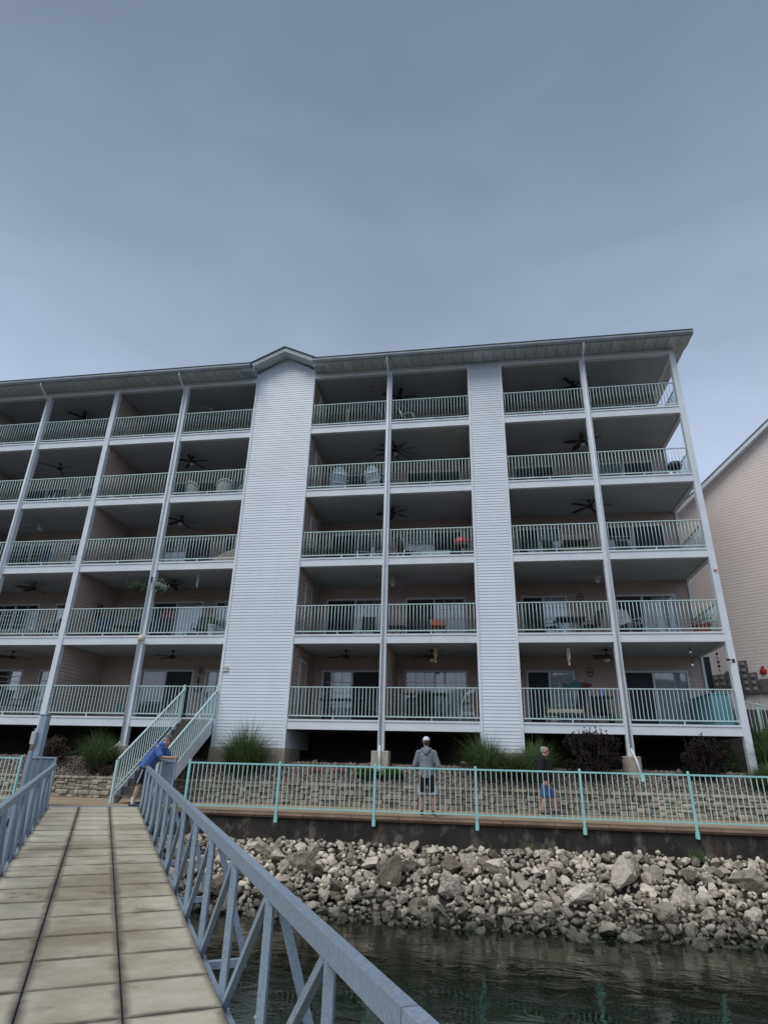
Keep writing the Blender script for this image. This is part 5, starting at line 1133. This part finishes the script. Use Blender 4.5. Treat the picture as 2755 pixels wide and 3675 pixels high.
def spinner(x, y, zt, n, label):
    t = thing('hanging_ornament', (x, y, zt - n * .13 - .1), label, 'ornament'); MB().tube([(0, 0, 0), (0, 0, n * .13 + .1)], .004, 5).build('chain', DARK, t, local=True)
    for i in range(n): MB().ball((0, 0, .06 + i * .13), .045, 10, 6, (1, 1, .9)).build('bead', (CHROME, DARK, BRONZE)[i % 3], t, local=True, smooth=True)
spinner(9.65, .1, H, 5, 'silver and dark hanging ornament in the corner balcony opening'); spinner(ENDX - .07, 1.1, H + .0, 5, 'string of metal balls hanging in the open side of the lowest balcony')
t = thing('hummingbird_bell', (0.0 - .75, .1, ZH - .42), 'small red hanging feeder under the top balcony header', 'feeder'); MB().tube([(0, 0, .12), (0, 0, .42)], .003, 4).build('cord', DARK, t, local=True); MB().lathe((0, 0, 0), [(.05, 0), (.06, .02), (.03, .06), (.03, .12)], 12).build('body', RED, t, local=True)
def basket(x, y, z, label, fm):
    t = thing('hanging_basket', (x, y, z), label, 'hanging basket'); MB().lathe((0, 0, 0), [(.06, 0), (.14, .06), (.17, .15), (.175, .16)], 14).build('basket', DARK, t, local=True); vs, fs, rv = [], [], []
    for i in range(700):
        c = Vector((pr.gauss(0, .13), pr.gauss(0, .12), .16 + pr.gauss(.03, .08))); d = Vector((pr.gauss(0, 1), pr.gauss(0, 1), pr.gauss(0, 1))).normalized(); e = d.orthogonal(); s = pr.uniform(.015, .035); n0 = len(vs); vs.extend([tuple(c - d * s), tuple(c + e * s * .5), tuple(c + d * s), tuple(c - e * s * .5)]); fs.append((n0, n0 + 1, n0 + 2, n0 + 3)); rv.extend([pr.random()] * 4)
    faces_obj('foliage', vs, fs, rv, fm, t)
    for a in (0, 2.1, 4.2): MB().tube([(.16 * math.cos(a), .16 * math.sin(a), .16), (0, 0, .5)], .003, 4).build('chain', DARK, t, local=True)
    return t
WHTF = leafmat('white_flower', (0.55, 0.58, 0.55), (0.14, 0.22, 0.10))
basket(-9.15, -.32, 4.62, 'green hanging basket on the left of the second storey post', GRNL); basket(-8.25, -.32, 4.60, 'white flowered hanging basket on the right of the second storey post', WHTF)
t = thing('basket_bracket', (-8.69, -.17, 5.1), 'curled iron bracket holding the two hanging baskets', 'bracket'); MB().tube([(-.46, -.15, .0), (-.3, -.12, .08), (0, 0, .06), (.3, -.12, .08), (.44, -.15, .0)], .008, 6).build('arm', DARK, t, local=True); MB().box(-.02, .02, .0, .03, -.1, .12).build('plate', DARK, t, local=True)
t = thing('globe_lamp', (-8.58, -.22, H + .02), 'round cream globe lamp on the post above the stairs', 'lamp'); MB().ball((0, -.12, .14), .125, 18, 10).build('globe', GLOBE, t, local=True, smooth=True); MB().tube([(0, .075, .02), (0, -.02, -.02), (0, -.12, -.01), (0, -.12, .03)], .02, 8).build('arm', WHITE, t, local=True)
# A2 sign on the tower
def text(s, size, name, m, parent, loc, rot):
    cu = bpy.data.curves.new(name, 'FONT'); cu.body = s; cu.size = size; cu.align_x = 'CENTER'; cu.align_y = 'CENTER'; cu.extrude = .003
    o = bpy.data.objects.new(name, cu); C.objects.link(o); dg = bpy.context.evaluated_depsgraph_get(); me = bpy.data.meshes.new_from_object(o.evaluated_get(dg)); bpy.data.objects.remove(o)
    me.materials.clear(); me.materials.append(m); q = link(name, me, None, parent, loc); q.rotation_euler = rot; return q
t = thing('unit_sign', (-5.50, -.155, 1.90), 'small white sign reading A2 at the edge of the wide siding tower', 'sign'); MB().box(-.01, .19, -.008, .012, -.085, .085).build('plate', mat('sign_white', (0.70, 0.70, 0.68), None, 4, .5), t, local=True, bevel=.003); text('A 2', .105, 'lettering', DARK, t, (.09, -.012, 0), (R(90), 0, 0))
t = thing('anchor_plaque', (-7.66, YB - .03, 1.72), 'dark blue anchor hung on the wall above the stairs', 'wall ornament'); AB = mat('navy_paint', (0.035, 0.05, 0.11), None, 6, .6)
MB().box(-.02, .02, -.02, .0, -.25, .2).build('shank', AB, t, local=True); MB().box(-.1, .1, -.02, .0, .11, .14).build('stock', AB, t, local=True); MB().tube([(.2 * math.sin(a), -.01, -.08 - .18 * math.cos(a)) for a in [-1.4 + .28 * i for i in range(11)]], .024, 6).build('flukes', AB, t, local=True); MB().tube([(.045 * math.cos(a), -.01, .245 + .045 * math.sin(a)) for a in [.63 * i for i in range(11)]], .013, 6).build('ring', AB, t, local=True)
t = thing('fish_plaque', (7.15 - .55, YB - .03, 1.76), 'teal and red wooden fish on the lowest balcony back wall', 'wall ornament')
MB().prism([(-.62, .12), (-.50, .03), (-.62, -.08), (-.42, -.05), (-.2, -.10), (-.08, -.22), (.0, -.14), (.06, -.12), (.06, .10), (-.05, .13), (-.12, .2), (-.22, .11), (-.42, .05)], 1, -.03, 0).build('body', TEAL, t, local=True); MB().prism([(.062, -.12), (.22, -.10), (.46, .02), (.40, .06), (.2, .10), (.062, .10)], 1, -.03, 0).build('head', mat('rust_red_paint', (0.30, 0.06, 0.05), None, 6, .6), t, local=True)
def ring_plaque(x, z, r, label):
    t = thing('wall_ring', (x, YB - .03, z), label, 'wall ornament'); MB().tube([(r * math.cos(a) * .7, -.01, r * math.sin(a)) for a in [.4 * i for i in range(17)]], .012, 5).build('ring', BRONZE, t, local=True); MB().ball((0, -.01, 0), .04, 8, 5, (1, .3, 1)).build('sun_face', BRONZE, t, local=True)
ring_plaque(-7.62, 2.28, .13, 'oval metal ring above the blue anchor'); ring_plaque(7.0, 2.22, .16, 'dark crescent ornament above the fish plaque'); ring_plaque(6.95, 2.22 + H, .15, 'round metal sun on the second storey back wall')
t = thing('bird_bracket', (10.74, -.145, 2.15), 'small dark iron bird bracket on the white corner post', 'bracket'); MB().tube([(0, 0, 0), (-.06, -.05, .03), (-.14, -.06, .0)], .012, 6).build('arm', DARK, t, local=True); MB().ball((-.15, -.06, .03), .05, 8, 5, (1.4, .6, .8)).build('bird', BRONZE, t, local=True); MB().box(-.02, .06, -.004, .004, -.05, .06).build('plate', BRONZE, t, local=True)
t = thing('bird_bracket', (10.74, -.145, 5.0), 'reddish metal butterfly on the corner post of the second storey', 'bracket'); MB().add([(0, -.02, 0), (.05, -.05, .07), (.04, -.04, -.04), (-.05, -.05, .08), (-.05, -.04, -.03), (0, -.01, .02)], [(0, 1, 2), (0, 4, 3), (5, 2, 1), (5, 3, 4)]).build('wings', RED, t, local=True)

# ================================================================== people
SKIN = mat('skin', (0.50, 0.325, 0.265), (0.44, 0.27, 0.21), 6, 0.55)
def _pts(c, r, n=3):
    b = bmesh.new(); bmesh.ops.create_icosphere(b, subdivisions=2, radius=1); o = [Vector(v.co) for v in b.verts]; b.free(); return o
ICO = _pts(0, 1)
def prims_mesh(prims):
    bm = bmesh.new()
    for p in prims:
        b = bmesh.new()
        if p[0] == 'c':
            _, a, c, r1, r2 = p
            for v in ICO: b.verts.new(Vector(a) + v * r1)
            for v in ICO: b.verts.new(Vector(c) + v * r2)
        elif p[0] == 'e':
            _, c, M, rad = p
            for v in ICO: b.verts.new(Vector(c) + M @ Vector((v.x * rad[0], v.y * rad[1], v.z * rad[2])))
        elif p[0] == 'h':       # hull of several ellipsoids
            for c, rad in p[1]:
                for v in ICO: b.verts.new(Vector(c) + Vector((v.x * rad[0], v.y * rad[1], v.z * rad[2])))
        bmesh.ops.convex_hull(b, input=list(b.verts))
        for v in [v for v in b.verts if not v.link_faces]: b.verts.remove(v)
        bmesh.ops.recalc_face_normals(b, faces=b.faces)
        t = bpy.data.meshes.new('t'); b.to_mesh(t); b.free(); bm.from_mesh(t); bpy.data.meshes.remove(t)
    m = bpy.data.meshes.new('t'); bm.to_mesh(m); bm.free(); return m
def fuse(name, prims, m, parent, voxel=.011, smooth=3, wrinkle=0.0, cut=None):
    src = prims_mesh(prims); o = bpy.data.objects.new('tmp', src); C.objects.link(o)
    rm = o.modifiers.new('r', 'REMESH'); rm.mode = 'VOXEL'; rm.voxel_size = voxel; rm.use_smooth_shade = True
    s_ = o.modifiers.new('s', 'SMOOTH'); s_.iterations = smooth; s_.factor = .5
    if wrinkle:
        tx_ = bpy.data.textures.get('folds') or bpy.data.textures.new('folds', 'CLOUDS'); tx_.noise_scale = .14
        d = o.modifiers.new('d', 'DISPLACE'); d.texture = tx_; d.strength = wrinkle; d.mid_level = .5; d.texture_coords = 'LOCAL'
    dg = bpy.context.evaluated_depsgraph_get(); me = bpy.data.meshes.new_from_object(o.evaluated_get(dg)); bpy.data.objects.remove(o)
    if cut:
        b = bmesh.new(); b.from_mesh(me)
        for co, no in cut: bmesh.ops.bisect_plane(b, geom=list(b.verts) + list(b.edges) + list(b.faces), plane_co=co, plane_no=no, clear_outer=True)
        b.to_mesh(me); b.free()
    me.materials.clear(); me.materials.append(m); return link(name, me, None, parent, smooth=True)
def frame(f, u=(0, 0, 1)):
    f = Vector(f).normalized(); l = Vector(u).cross(f).normalized(); u = f.cross(l).normalized()
    return Matrix((f, l, u)).transposed()
def head(c, f, u=(0, 0, 1)):
    c = Vector(c); M = frame(f, u); P = lambda a, b, d: c + M @ Vector((a, b, d))
    return [('e', P(-.005, 0, .03), M, (.098, .076, .088)), ('e', P(.015, 0, -.03), M, (.075, .062, .085)), ('c', P(.055, 0, -.095), P(.03, 0, -.085), .028, .045), ('c', P(.085, 0, .015), P(.108, 0, -.025), .009, .014), ('c', P(.075, 0, -.062), P(.082, 0, -.062), .02, .014),
            ('c', P(.08, .03, .03), P(.08, -.03, .03), .014, .014), ('e', P(-.01, .078, -.005), M, (.022, .010, .034)), ('e', P(-.01, -.078, -.005), M, (.022, .010, .034)), ('c', P(-.02, 0, -.08), P(-.04, 0, -.17), .055, .058)], P, M
def face_bits(P, M, t, glasses=False, eyes=True):
    if glasses:
        g = MB()
        for s in (-1, 1): g.ball(P(.092, s * .032, .012), .021, 10, 6, (.9, .9, .8)); g.bar(P(.09, s * .05, .018), P(-.01, s * .08, .018), .006, .006)
        g.bar(P(.1, -.02, .018), P(.1, .02, .018), .006, .006); g.build('sunglasses', DARK, t, local=True)
    else:
        g = MB()
        for s in (-1, 1): g.ball(P(.083, s * .03, .012), .011, 8, 5)
        g.build('eyes', DARK, t, local=True)
    MB().bar(P(.092, -.022, -.062), P(.092, .022, -.062), .012, .006).build('mouth', mat('lip', (0.36, 0.14, 0.12), None, 4, .5), t, local=True)
def hand(w, d, n, side, curl=.5):
    """prims for a hand: wrist w, pointing along d, palm normal n, thumb on 'side' (+1/-1 across)"""
    w = Vector(w); d = Vector(d).normalized(); n = (Vector(n) - d * Vector(n).dot(d)).normalized(); a = d.cross(n).normalized() * side
    out = [('c', w, w + d * .03, .026, .028)]
    pk = [w + d * .085 + a * (.03 - .02 * i) for i in range(4)]
    for k in pk: out.append(('c', w + d * .02 + (k - w - d * .085) * .6, k, .016, .0125))
    for i, k in enumerate(pk):
        L_ = (.036, .041, .039, .030)[i]; c1 = curl; d1 = (d * math.cos(c1) + n * math.sin(c1)); p1 = k + d1 * L_; d2 = (d * math.cos(c1 * 2.1) + n * math.sin(c1 * 2.1)); p2 = p1 + d2 * L_ * .8
        out += [('c', k, p1, .0105, .0098), ('c', p1, p2, .0096, .0082)]
    tb = w + d * .03 + a * .028; td = (d * .75 + a * .55 + n * .35).normalized(); out += [('c', tb, tb + td * .038, .0145, .0115), ('c', tb + td * .038, tb + td * .038 + (d * .95 + n * .4).normalized() * .032, .0112, .0092)]
    return out
def shoe(a, f, m, sole, t):
    a = Vector(a); f = Vector(f).normalized(); z = Vector((0, 0, 1)); g = Vector((a.x, a.y, 0))
    fuse('shoe', [('c', g + f * -.06 + z * .055, g + f * .06 + z * .058, .042, .046), ('c', g + f * .06 + z * .05, g + f * .17 + z * .038, .046, .034), ('c', g - f * .03 + z * .06, g - f * .025 + z * .10, .042, .042)], m, t, .008, 2, cut=[((0, 0, .026), (0, 0, -1))])
    fuse('sole', [('h', [(g - f * .068 + z * .015, (.042, .042, .014)), (g + f * .02 + z * .015, (.042, .042, .014)), (g + f * .12 + z * .015, (.047, .047, .014)), (g + f * .175 + z * .017, (.034, .034, .013))])], sole, t, .007, 1)
SOLE = mat('white_sole', (0.62, 0.62, 0.60), None, 5, .7); NAVY = mat('navy_shoe', (0.025, 0.03, 0.06), None, 5, .7)
def cap(P, M, m, t, brim=None, bm=None, tilt=0.0):
    fuse('cap_crown', [('e', P(-.005, 0, .052), M, (.108, .088, .092))], m, t, .008, 1, cut=[(P(0, 0, .048), -(M @ Vector((0, 0, 1))))])
    vs = []; n = 10
    for i in range(n + 1):
        a = -1.05 + 2.1 * i / n; vs += [P(-.005 + .107 * math.cos(a), .088 * math.sin(a), .055), P(.02 + .165 * math.cos(a * .8), .083 * math.sin(a), .040 - .015 * abs(math.sin(a)))]
    vs += [v + M @ Vector((0, 0, -.006)) for v in vs]; k = 2 * (n + 1)
    fs = [(2 * i, 2 * i + 2, 2 * i + 3, 2 * i + 1) for i in range(n)] + [(k + 2 * i, k + 2 * i + 1, k + 2 * i + 3, k + 2 * i + 2) for i in range(n)] + [(2 * i + 1, 2 * i + 3, k + 2 * i + 3, k + 2 * i + 1) for i in range(n)]
    MB().add(vs, fs).build('cap_brim', bm or m, t, local=True, smooth=False)

# ---- man in a grey hoodie, back to us, looking left (faces +Y)
t = thing('person', (1.76, -4.02, G + .001), 'man in a grey hoodie, white cap and black shorts standing at the fence', 'person')
HB = 1.0
hp, P, M = head((-.01, .045, 1.66), (-.55, 1, .02))
legs = []
for s, fx in ((-1, -.115), (1, .165)):
    legs += [('c', (s * .095, .0, .93), (fx * .95, .02, .50), .088, .058), ('c', (fx * .95, .02, .50), (fx, .0, .36), .056, .058), ('c', (fx, -.0, .36), (fx, .0, .08), .058, .036), ('c', (fx, 0, .07), (fx, .12, .04), .038, .03)]
arms = []
for s in (-1, 1):
    arms += [('c', (s * .20, .0, 1.42), (s * .275, -.02, 1.13), .052, .044), ('c', (s * .275, -.02, 1.13), (s * .13, .20, .98), .042, .030)] + hand((s * .12, .205, .975), (-s * 1, .25, 0), (0, -1, 0), 1, .5)
torso = [('h', [((0, 0, .97), (.16, .10, .08)), ((0, 0, 1.15), (.155, .105, .08)), ((0, 0, 1.38), (.19, .105, .07))]), ('c', (0, .0, 1.40), (0, .02, 1.50), .075, .058)]
fuse('body', hp + legs + arms + torso, SKIN, t, .010, 2)
HOOD = mat('grey_hoodie_fleece', (0.205, 0.225, 0.25), (0.165, 0.185, 0.21), 12, .95, bump=.15, bscale=80)
# faded print: a starry block over drip stripes, on the upper back
m = HOOD; tt = m.node_tree; bb = tt.nodes['Principled BSDF']; L = tt.links.new; nn = tt.nodes.new
src = bb.inputs['Base Color'].links[0].from_socket; tcn = nn('ShaderNodeTexCoord'); sp = nn('ShaderNodeSeparateXYZ'); L(tcn.outputs['Object'], sp.inputs[0])
def rng(sock, lo, hi, soft=.015):
    a = nn('ShaderNodeMapRange'); a.inputs[1].default_value = lo; a.inputs[2].default_value = lo + soft; L(sock, a.inputs[0]); b = nn('ShaderNodeMapRange'); b.inputs[1].default_value = hi - soft; b.inputs[2].default_value = hi; b.inputs[3].default_value = 1; b.inputs[4].default_value = 0; L(sock, b.inputs[0])
    q = nn('ShaderNodeMath'); q.operation = 'MULTIPLY'; L(a.outputs[0], q.inputs[0]); L(b.outputs[0], q.inputs[1]); return q.outputs[0]
def mul(a, b):
    q = nn('ShaderNodeMath'); q.operation = 'MULTIPLY'; L(a, q.inputs[0]); L(b, q.inputs[1]); return q.outputs[0]
vor = nn('ShaderNodeTexVoronoi'); vor.inputs['Scale'].default_value = 60; L(tcn.outputs['Object'], vor.inputs['Vector']); st_ = nn('ShaderNodeMapRange'); st_.inputs[1].default_value = .42; st_.inputs[2].default_value = .30; L(vor.outputs['Distance'], st_.inputs[0])
wv = nn('ShaderNodeTexWave'); wv.inputs['Scale'].default_value = 13; wv.inputs['Distortion'].default_value = .4; L(tcn.outputs['Object'], wv.inputs['Vector']); ws = nn('ShaderNodeMapRange'); ws.inputs[1].default_value = .5; ws.inputs[2].default_value = .75; L(wv.outputs['Fac'], ws.inputs[0])
bk = nn('ShaderNodeMapRange'); bk.inputs[1].default_value = -.03; bk.inputs[2].default_value = -.06; L(sp.outputs[1], bk.inputs[0])
f1 = mul(mul(mul(rng(sp.outputs[0], -.10, .03), rng(sp.outputs[2], 1.17, 1.36)), st_.outputs[0]), bk.outputs[0]); f2 = mul(mul(mul(rng(sp.outputs[0], -.10, .13), rng(sp.outputs[2], 1.0, 1.19, .06)), ws.outputs[0]), bk.outputs[0])
ad = nn('ShaderNodeMath'); ad.operation = 'MAXIMUM'; L(f1, ad.inputs[0]); L(f2, ad.inputs[1]); am = nn('ShaderNodeMath'); am.operation = 'MULTIPLY'; am.inputs[1].default_value = .55; L(ad.outputs[0], am.inputs[0])
mx = nn('ShaderNodeMix'); mx.data_type = 'RGBA'; L(am.outputs[0], mx.inputs[0]); L(src, mx.inputs[6]); mx.inputs[7].default_value = (0.42, 0.45, 0.45, 1); L(mx.outputs[2], bb.inputs['Base Color'])
hd = [('h', [((0, 0, .86), (.185, .125, .06)), ((0, 0, 1.10), (.19, .13, .09)), ((0, .0, 1.36), (.205, .125, .07))]), ('c', (-.15, 0, 1.42), (.15, 0, 1.42), .075, .075), ('c', (0, -.02, 1.45), (0, -.0, 1.51), .09, .075)]
for s in (-1, 1): hd += [('c', (s * .19, .0, 1.41), (s * .29, -.02, 1.12), .075, .066), ('c', (s * .29, -.02, 1.12), (s * .15, .20, .97), .064, .048)]
fuse('hoodie', hd, HOOD, t, .011, 2, .016, cut=[((0, 0, .835), (0, 0, -1))])
fuse('hood', [('h', [((-.07, -.06, 1.49), (.05, .06, .045)), ((.07, -.06, 1.49), (.05, .06, .045)), ((0.0, -.12, 1.41), (.06, .035, .06))]), ('c', (-.10, .0, 1.50), (-.07, .08, 1.50), .04, .035), ('c', (.10, .0, 1.50), (.07, .08, 1.50), .04, .035)], HOOD, t, .009, 2)
SHB = mat('black_shorts_cloth', (0.012, 0.012, 0.014), None, 10, .9); SHG = mat('pale_grey_panel', (0.42, 0.45, 0.48), None, 10, .9)
sh = [('h', [((0, 0, .93), (.17, .115, .05)), ((0, 0, .86), (.175, .12, .06))])]; sg = []
for s, fx in ((-1, -.115), (1, .165)): sh += [('c', (s * .095, 0, .86), (fx * .9, .0, .52), .108, .10)]; sg += [('c', (s * .165, .0, .76), (fx * 1.0 + s * .045, .0, .50), .04, .085), ('c', (fx * .95, 0, .50), (fx * .97, 0, .47), .104, .108)]
fuse('shorts', sh, SHB, t, .011, 2, .01, cut=[((0, 0, .52), (0, 0, -1))]); fuse('shorts_trim', sg, SHG, t, .011, 2, .01, cut=[((0, 0, .475), (0, 0, -1)), ((0, 0, .74), (0, 0, 1))])
CAPW = mat('white_cap', (0.74, 0.75, 0.82), (0.66, 0.67, 0.76), 8, .8); cap(P, M, CAPW, t); face_bits(P, M, t)
HAIRB = mat('reddish_brown_hair', (0.10, 0.045, 0.03), None, 30, .8); fuse('hair', [('e', P(-.03, 0, .0), M, (.078, .080, .07)), ('e', P(-.045, 0, -.045), M, (.05, .062, .05))], HAIRB, t, .008, 1)
MB().ball(P(-.098, 0, .045), .026, 10, 6, (1, 1, .7)).build('cap_opening', HAIRB, t, local=True)
for fx in (-.115, .165): shoe((fx, .0, 0), (fx * .6, 1, 0), DARK, SOLE, t)

# ---- man walking right in black shirt and blue shorts (faces +X)
t = thing('person', (4.72, -2.05, G + .001), 'grey haired man in a black long sleeved shirt and blue shorts walking', 'person'); t.scale = (1.12, 1.1, 1.0)
hp, P, M = head((.075, .0, 1.57), (1, .12, -.08))
legs = []
for y, kx, ax, az_, in ((-.09, .0, -.09, .11), (.09, .20, .24, .09)):
    legs += [('c', (0, y, .90), (kx, y, .48), .088, .056), ('c', (kx, y, .48), (kx * .6 + ax * .4, y, .36), .056, .058), ('c', (kx * .6 + ax * .4, y, .36), (ax, y, az_ - .02), .058, .036), ('c', (ax, y, .07), (ax + .12, y, .04), .038, .03)]
arms = [('c', (-.02, -.20, 1.36), (-.07, -.24, 1.08), .052, .044), ('c', (-.07, -.24, 1.08), (.025, -.25, .86), .042, .03)] + hand((.03, -.25, .85), (.05, 0, -1), (-.3, 1, 0), -1, .45)
arms += [('c', (.0, .20, 1.36), (.03, .24, 1.08), .052, .044), ('c', (.03, .24, 1.08), (.16, .22, .88), .042, .03)] + hand((.165, .22, .87), (.25, 0, -1), (.2, -1, 0), 1, .45)
torso = [('h', [((0, 0, .95), (.13, .15, .08)), ((.02, 0, 1.12), (.14, .15, .08)), ((0, 0, 1.34), (.11, .18, .07))]), ('c', (0.01, .0, 1.36), (.04, 0, 1.46), .07, .058)]
fuse('body', hp + legs + arms + torso, SKIN, t, .010, 2)
BLK = mat('black_shirt_cloth', (0.010, 0.010, 0.012), None, 10, .9)
sh = [('h', [((0.0, 0, .80), (.185, .18, .06)), ((.035, 0, 1.05), (.20, .19, .1)), ((-.01, 0, 1.34), (.145, .20, .06))]), ('c', (.0, -.14, 1.37), (.0, .14, 1.37), .07, .07), ('c', (0.0, 0, 1.40), (.03, 0, 1.45), .08, .066),
      ('c', (-.02, -.19, 1.35), (-.075, -.24, 1.08), .074, .062), ('c', (-.075, -.24, 1.08), (.02, -.25, .875), .062, .044), ('c', (0, .19, 1.35), (.03, .24, 1.08), .074, .062), ('c', (.03, .24, 1.08), (.155, .22, .90), .062, .044)]
fuse('shirt', sh, BLK, t, .011, 2, .014, cut=[((0, 0, .73), (0, 0, -1))])
BLS = mat('blue_shorts_cloth', (0.05, 0.12, 0.28), (0.035, 0.09, 0.22), 8, .9)
fuse('shorts', [('h', [((0, 0, .88), (.13, .15, .05)), ((0, 0, .78), (.135, .15, .05))]), ('c', (0.01, -.085, .70), (-.01, -.09, .47), .098, .105), ('c', (0.04, .085, .70), (.16, .09, .48), .098, .105)], BLS, t, .011, 2, .012, cut=[((0, 0, .44), (0, 0, -1))])
GRYH = mat('grey_hair', (0.36, 0.35, 0.33), (0.26, 0.25, 0.24), 40, .8); fuse('hair', [('e', P(-.034, 0, .045), M, (.080, .0785, .076)), ('e', P(-.05, 0, -.01), M, (.055, .074, .06))], GRYH, t, .008, 1); face_bits(P, M, t, True)
shoe((-.09, -.09, 0), (1, 0, 0), DARK, SOLE, t); shoe((.26, .09, 0), (1, 0, .0), DARK, SOLE, t)

# ---- man in blue T-shirt leaning on the gate wing (faces +X)
t = thing('person', (-5.45, -4.68, G + .007), 'man in a blue T-shirt and camouflage cap leaning on the gate wing', 'person')
hp, P, M = head((.665, .03, 1.57), (1, .1, -.22), (.35, 0, 1))
legs = []
for y, hx, kx, ax in ((-.10, .22, .13, .05), (.10, .26, .33, .30)):
    legs += [('c', (hx, y, .90), (kx, y, .50), .095, .060), ('c', (kx, y, .50), (kx * .65 + ax * .35, y, .37), .060, .062), ('c', (kx * .65 + ax * .35, y, .37), (ax, y, .09), .062, .040), ('c', (ax, y, .07), (ax + .12, y, .04), .038, .03)]
arms = []
for s in (-1, 1):
    y = s * .20; arms += [('c', (.52, y, 1.40), (.66, y * 1.05, 1.15), .056, .047), ('c', (.66, y * 1.05, 1.15), (.90, s * .07, 1.145), .045, .033)] + hand((.905, s * .068, 1.147), (1, -s * .35, .0), (0, -s, -.1), 1, .75)
torso = [('h', [((.22, 0, .95), (.13, .165, .08)), ((.33, 0, 1.13), (.14, .165, .09)), ((.50, 0, 1.36), (.11, .19, .08))]), ('c', (.52, .0, 1.40), (.60, .01, 1.49), .075, .06)]
fuse('body', hp + legs + arms + torso, SKIN, t, .010, 2)
TSH = mat('blue_tshirt_cloth', (0.075, 0.16, 0.42), (0.06, 0.13, 0.36), 8, .9)
sh = [('h', [((.20, 0, .93), (.19, .20, .06)), ((.32, 0, 1.10), (.215, .20, .09)), ((.49, 0, 1.36), (.15, .21, .07))]), ('c', (.51, -.15, 1.41), (.51, .15, 1.41), .075, .075), ('c', (.52, 0, 1.42), (.57, 0, 1.46), .085, .072)]
fuse('tshirt', sh, TSH, t, .011, 2, .016, cut=[((.2, 0, .885), (-.15, 0, -.98))])
for s in (-1, 1): fuse('sleeve', [('c', (.50, s * .17, 1.40), (.635, s * .215, 1.19), .084, .086)], TSH, t, .010, 2, .010, cut=[((.63, s * .21, 1.17), (.5, 0, -.86))])
NVS = mat('navy_shorts_cloth', (0.016, 0.018, 0.032), None, 8, .9)
fuse('shorts', [('h', [((.22, 0, .95), (.145, .175, .05)), ((.22, 0, .86), (.15, .18, .05))]), ('c', (.21, -.10, .85), (.125, -.10, .56), .118, .108), ('c', (.25, .10, .85), (.30, .10, .56), .118, .108)], NVS, t, .011, 2, .012, cut=[((0, 0, .53), (0, 0, -1))])
MB().bar((.24, -.214, .86), (.145, -.212, .545), .02, .012, (0, 1, 0)).build('side_stripe', SOLE, t, local=True)
CAMO = mat('camouflage_cap', (0.17, 0.18, 0.15), (0.05, 0.055, 0.045), 26, .9, lo=.44, hi=.54); cap(P, M, CAMO, t); face_bits(P, M, t, True); fuse('hair', [('e', P(-.035, 0, .0), M, (.07, .079, .055))], GRYH, t, .008, 1)
SOCK = mat('white_sock', (0.66, 0.66, 0.64), None, 20, .95)
for y, ax in ((-.10, .05), (.10, .30)): fuse('sock', [('c', (ax, y, .20), (ax, y, .09), .056, .05)], SOCK, t, .008, 1); shoe((ax, y, 0), (1, 0, 0), NAVY, SOLE, t)
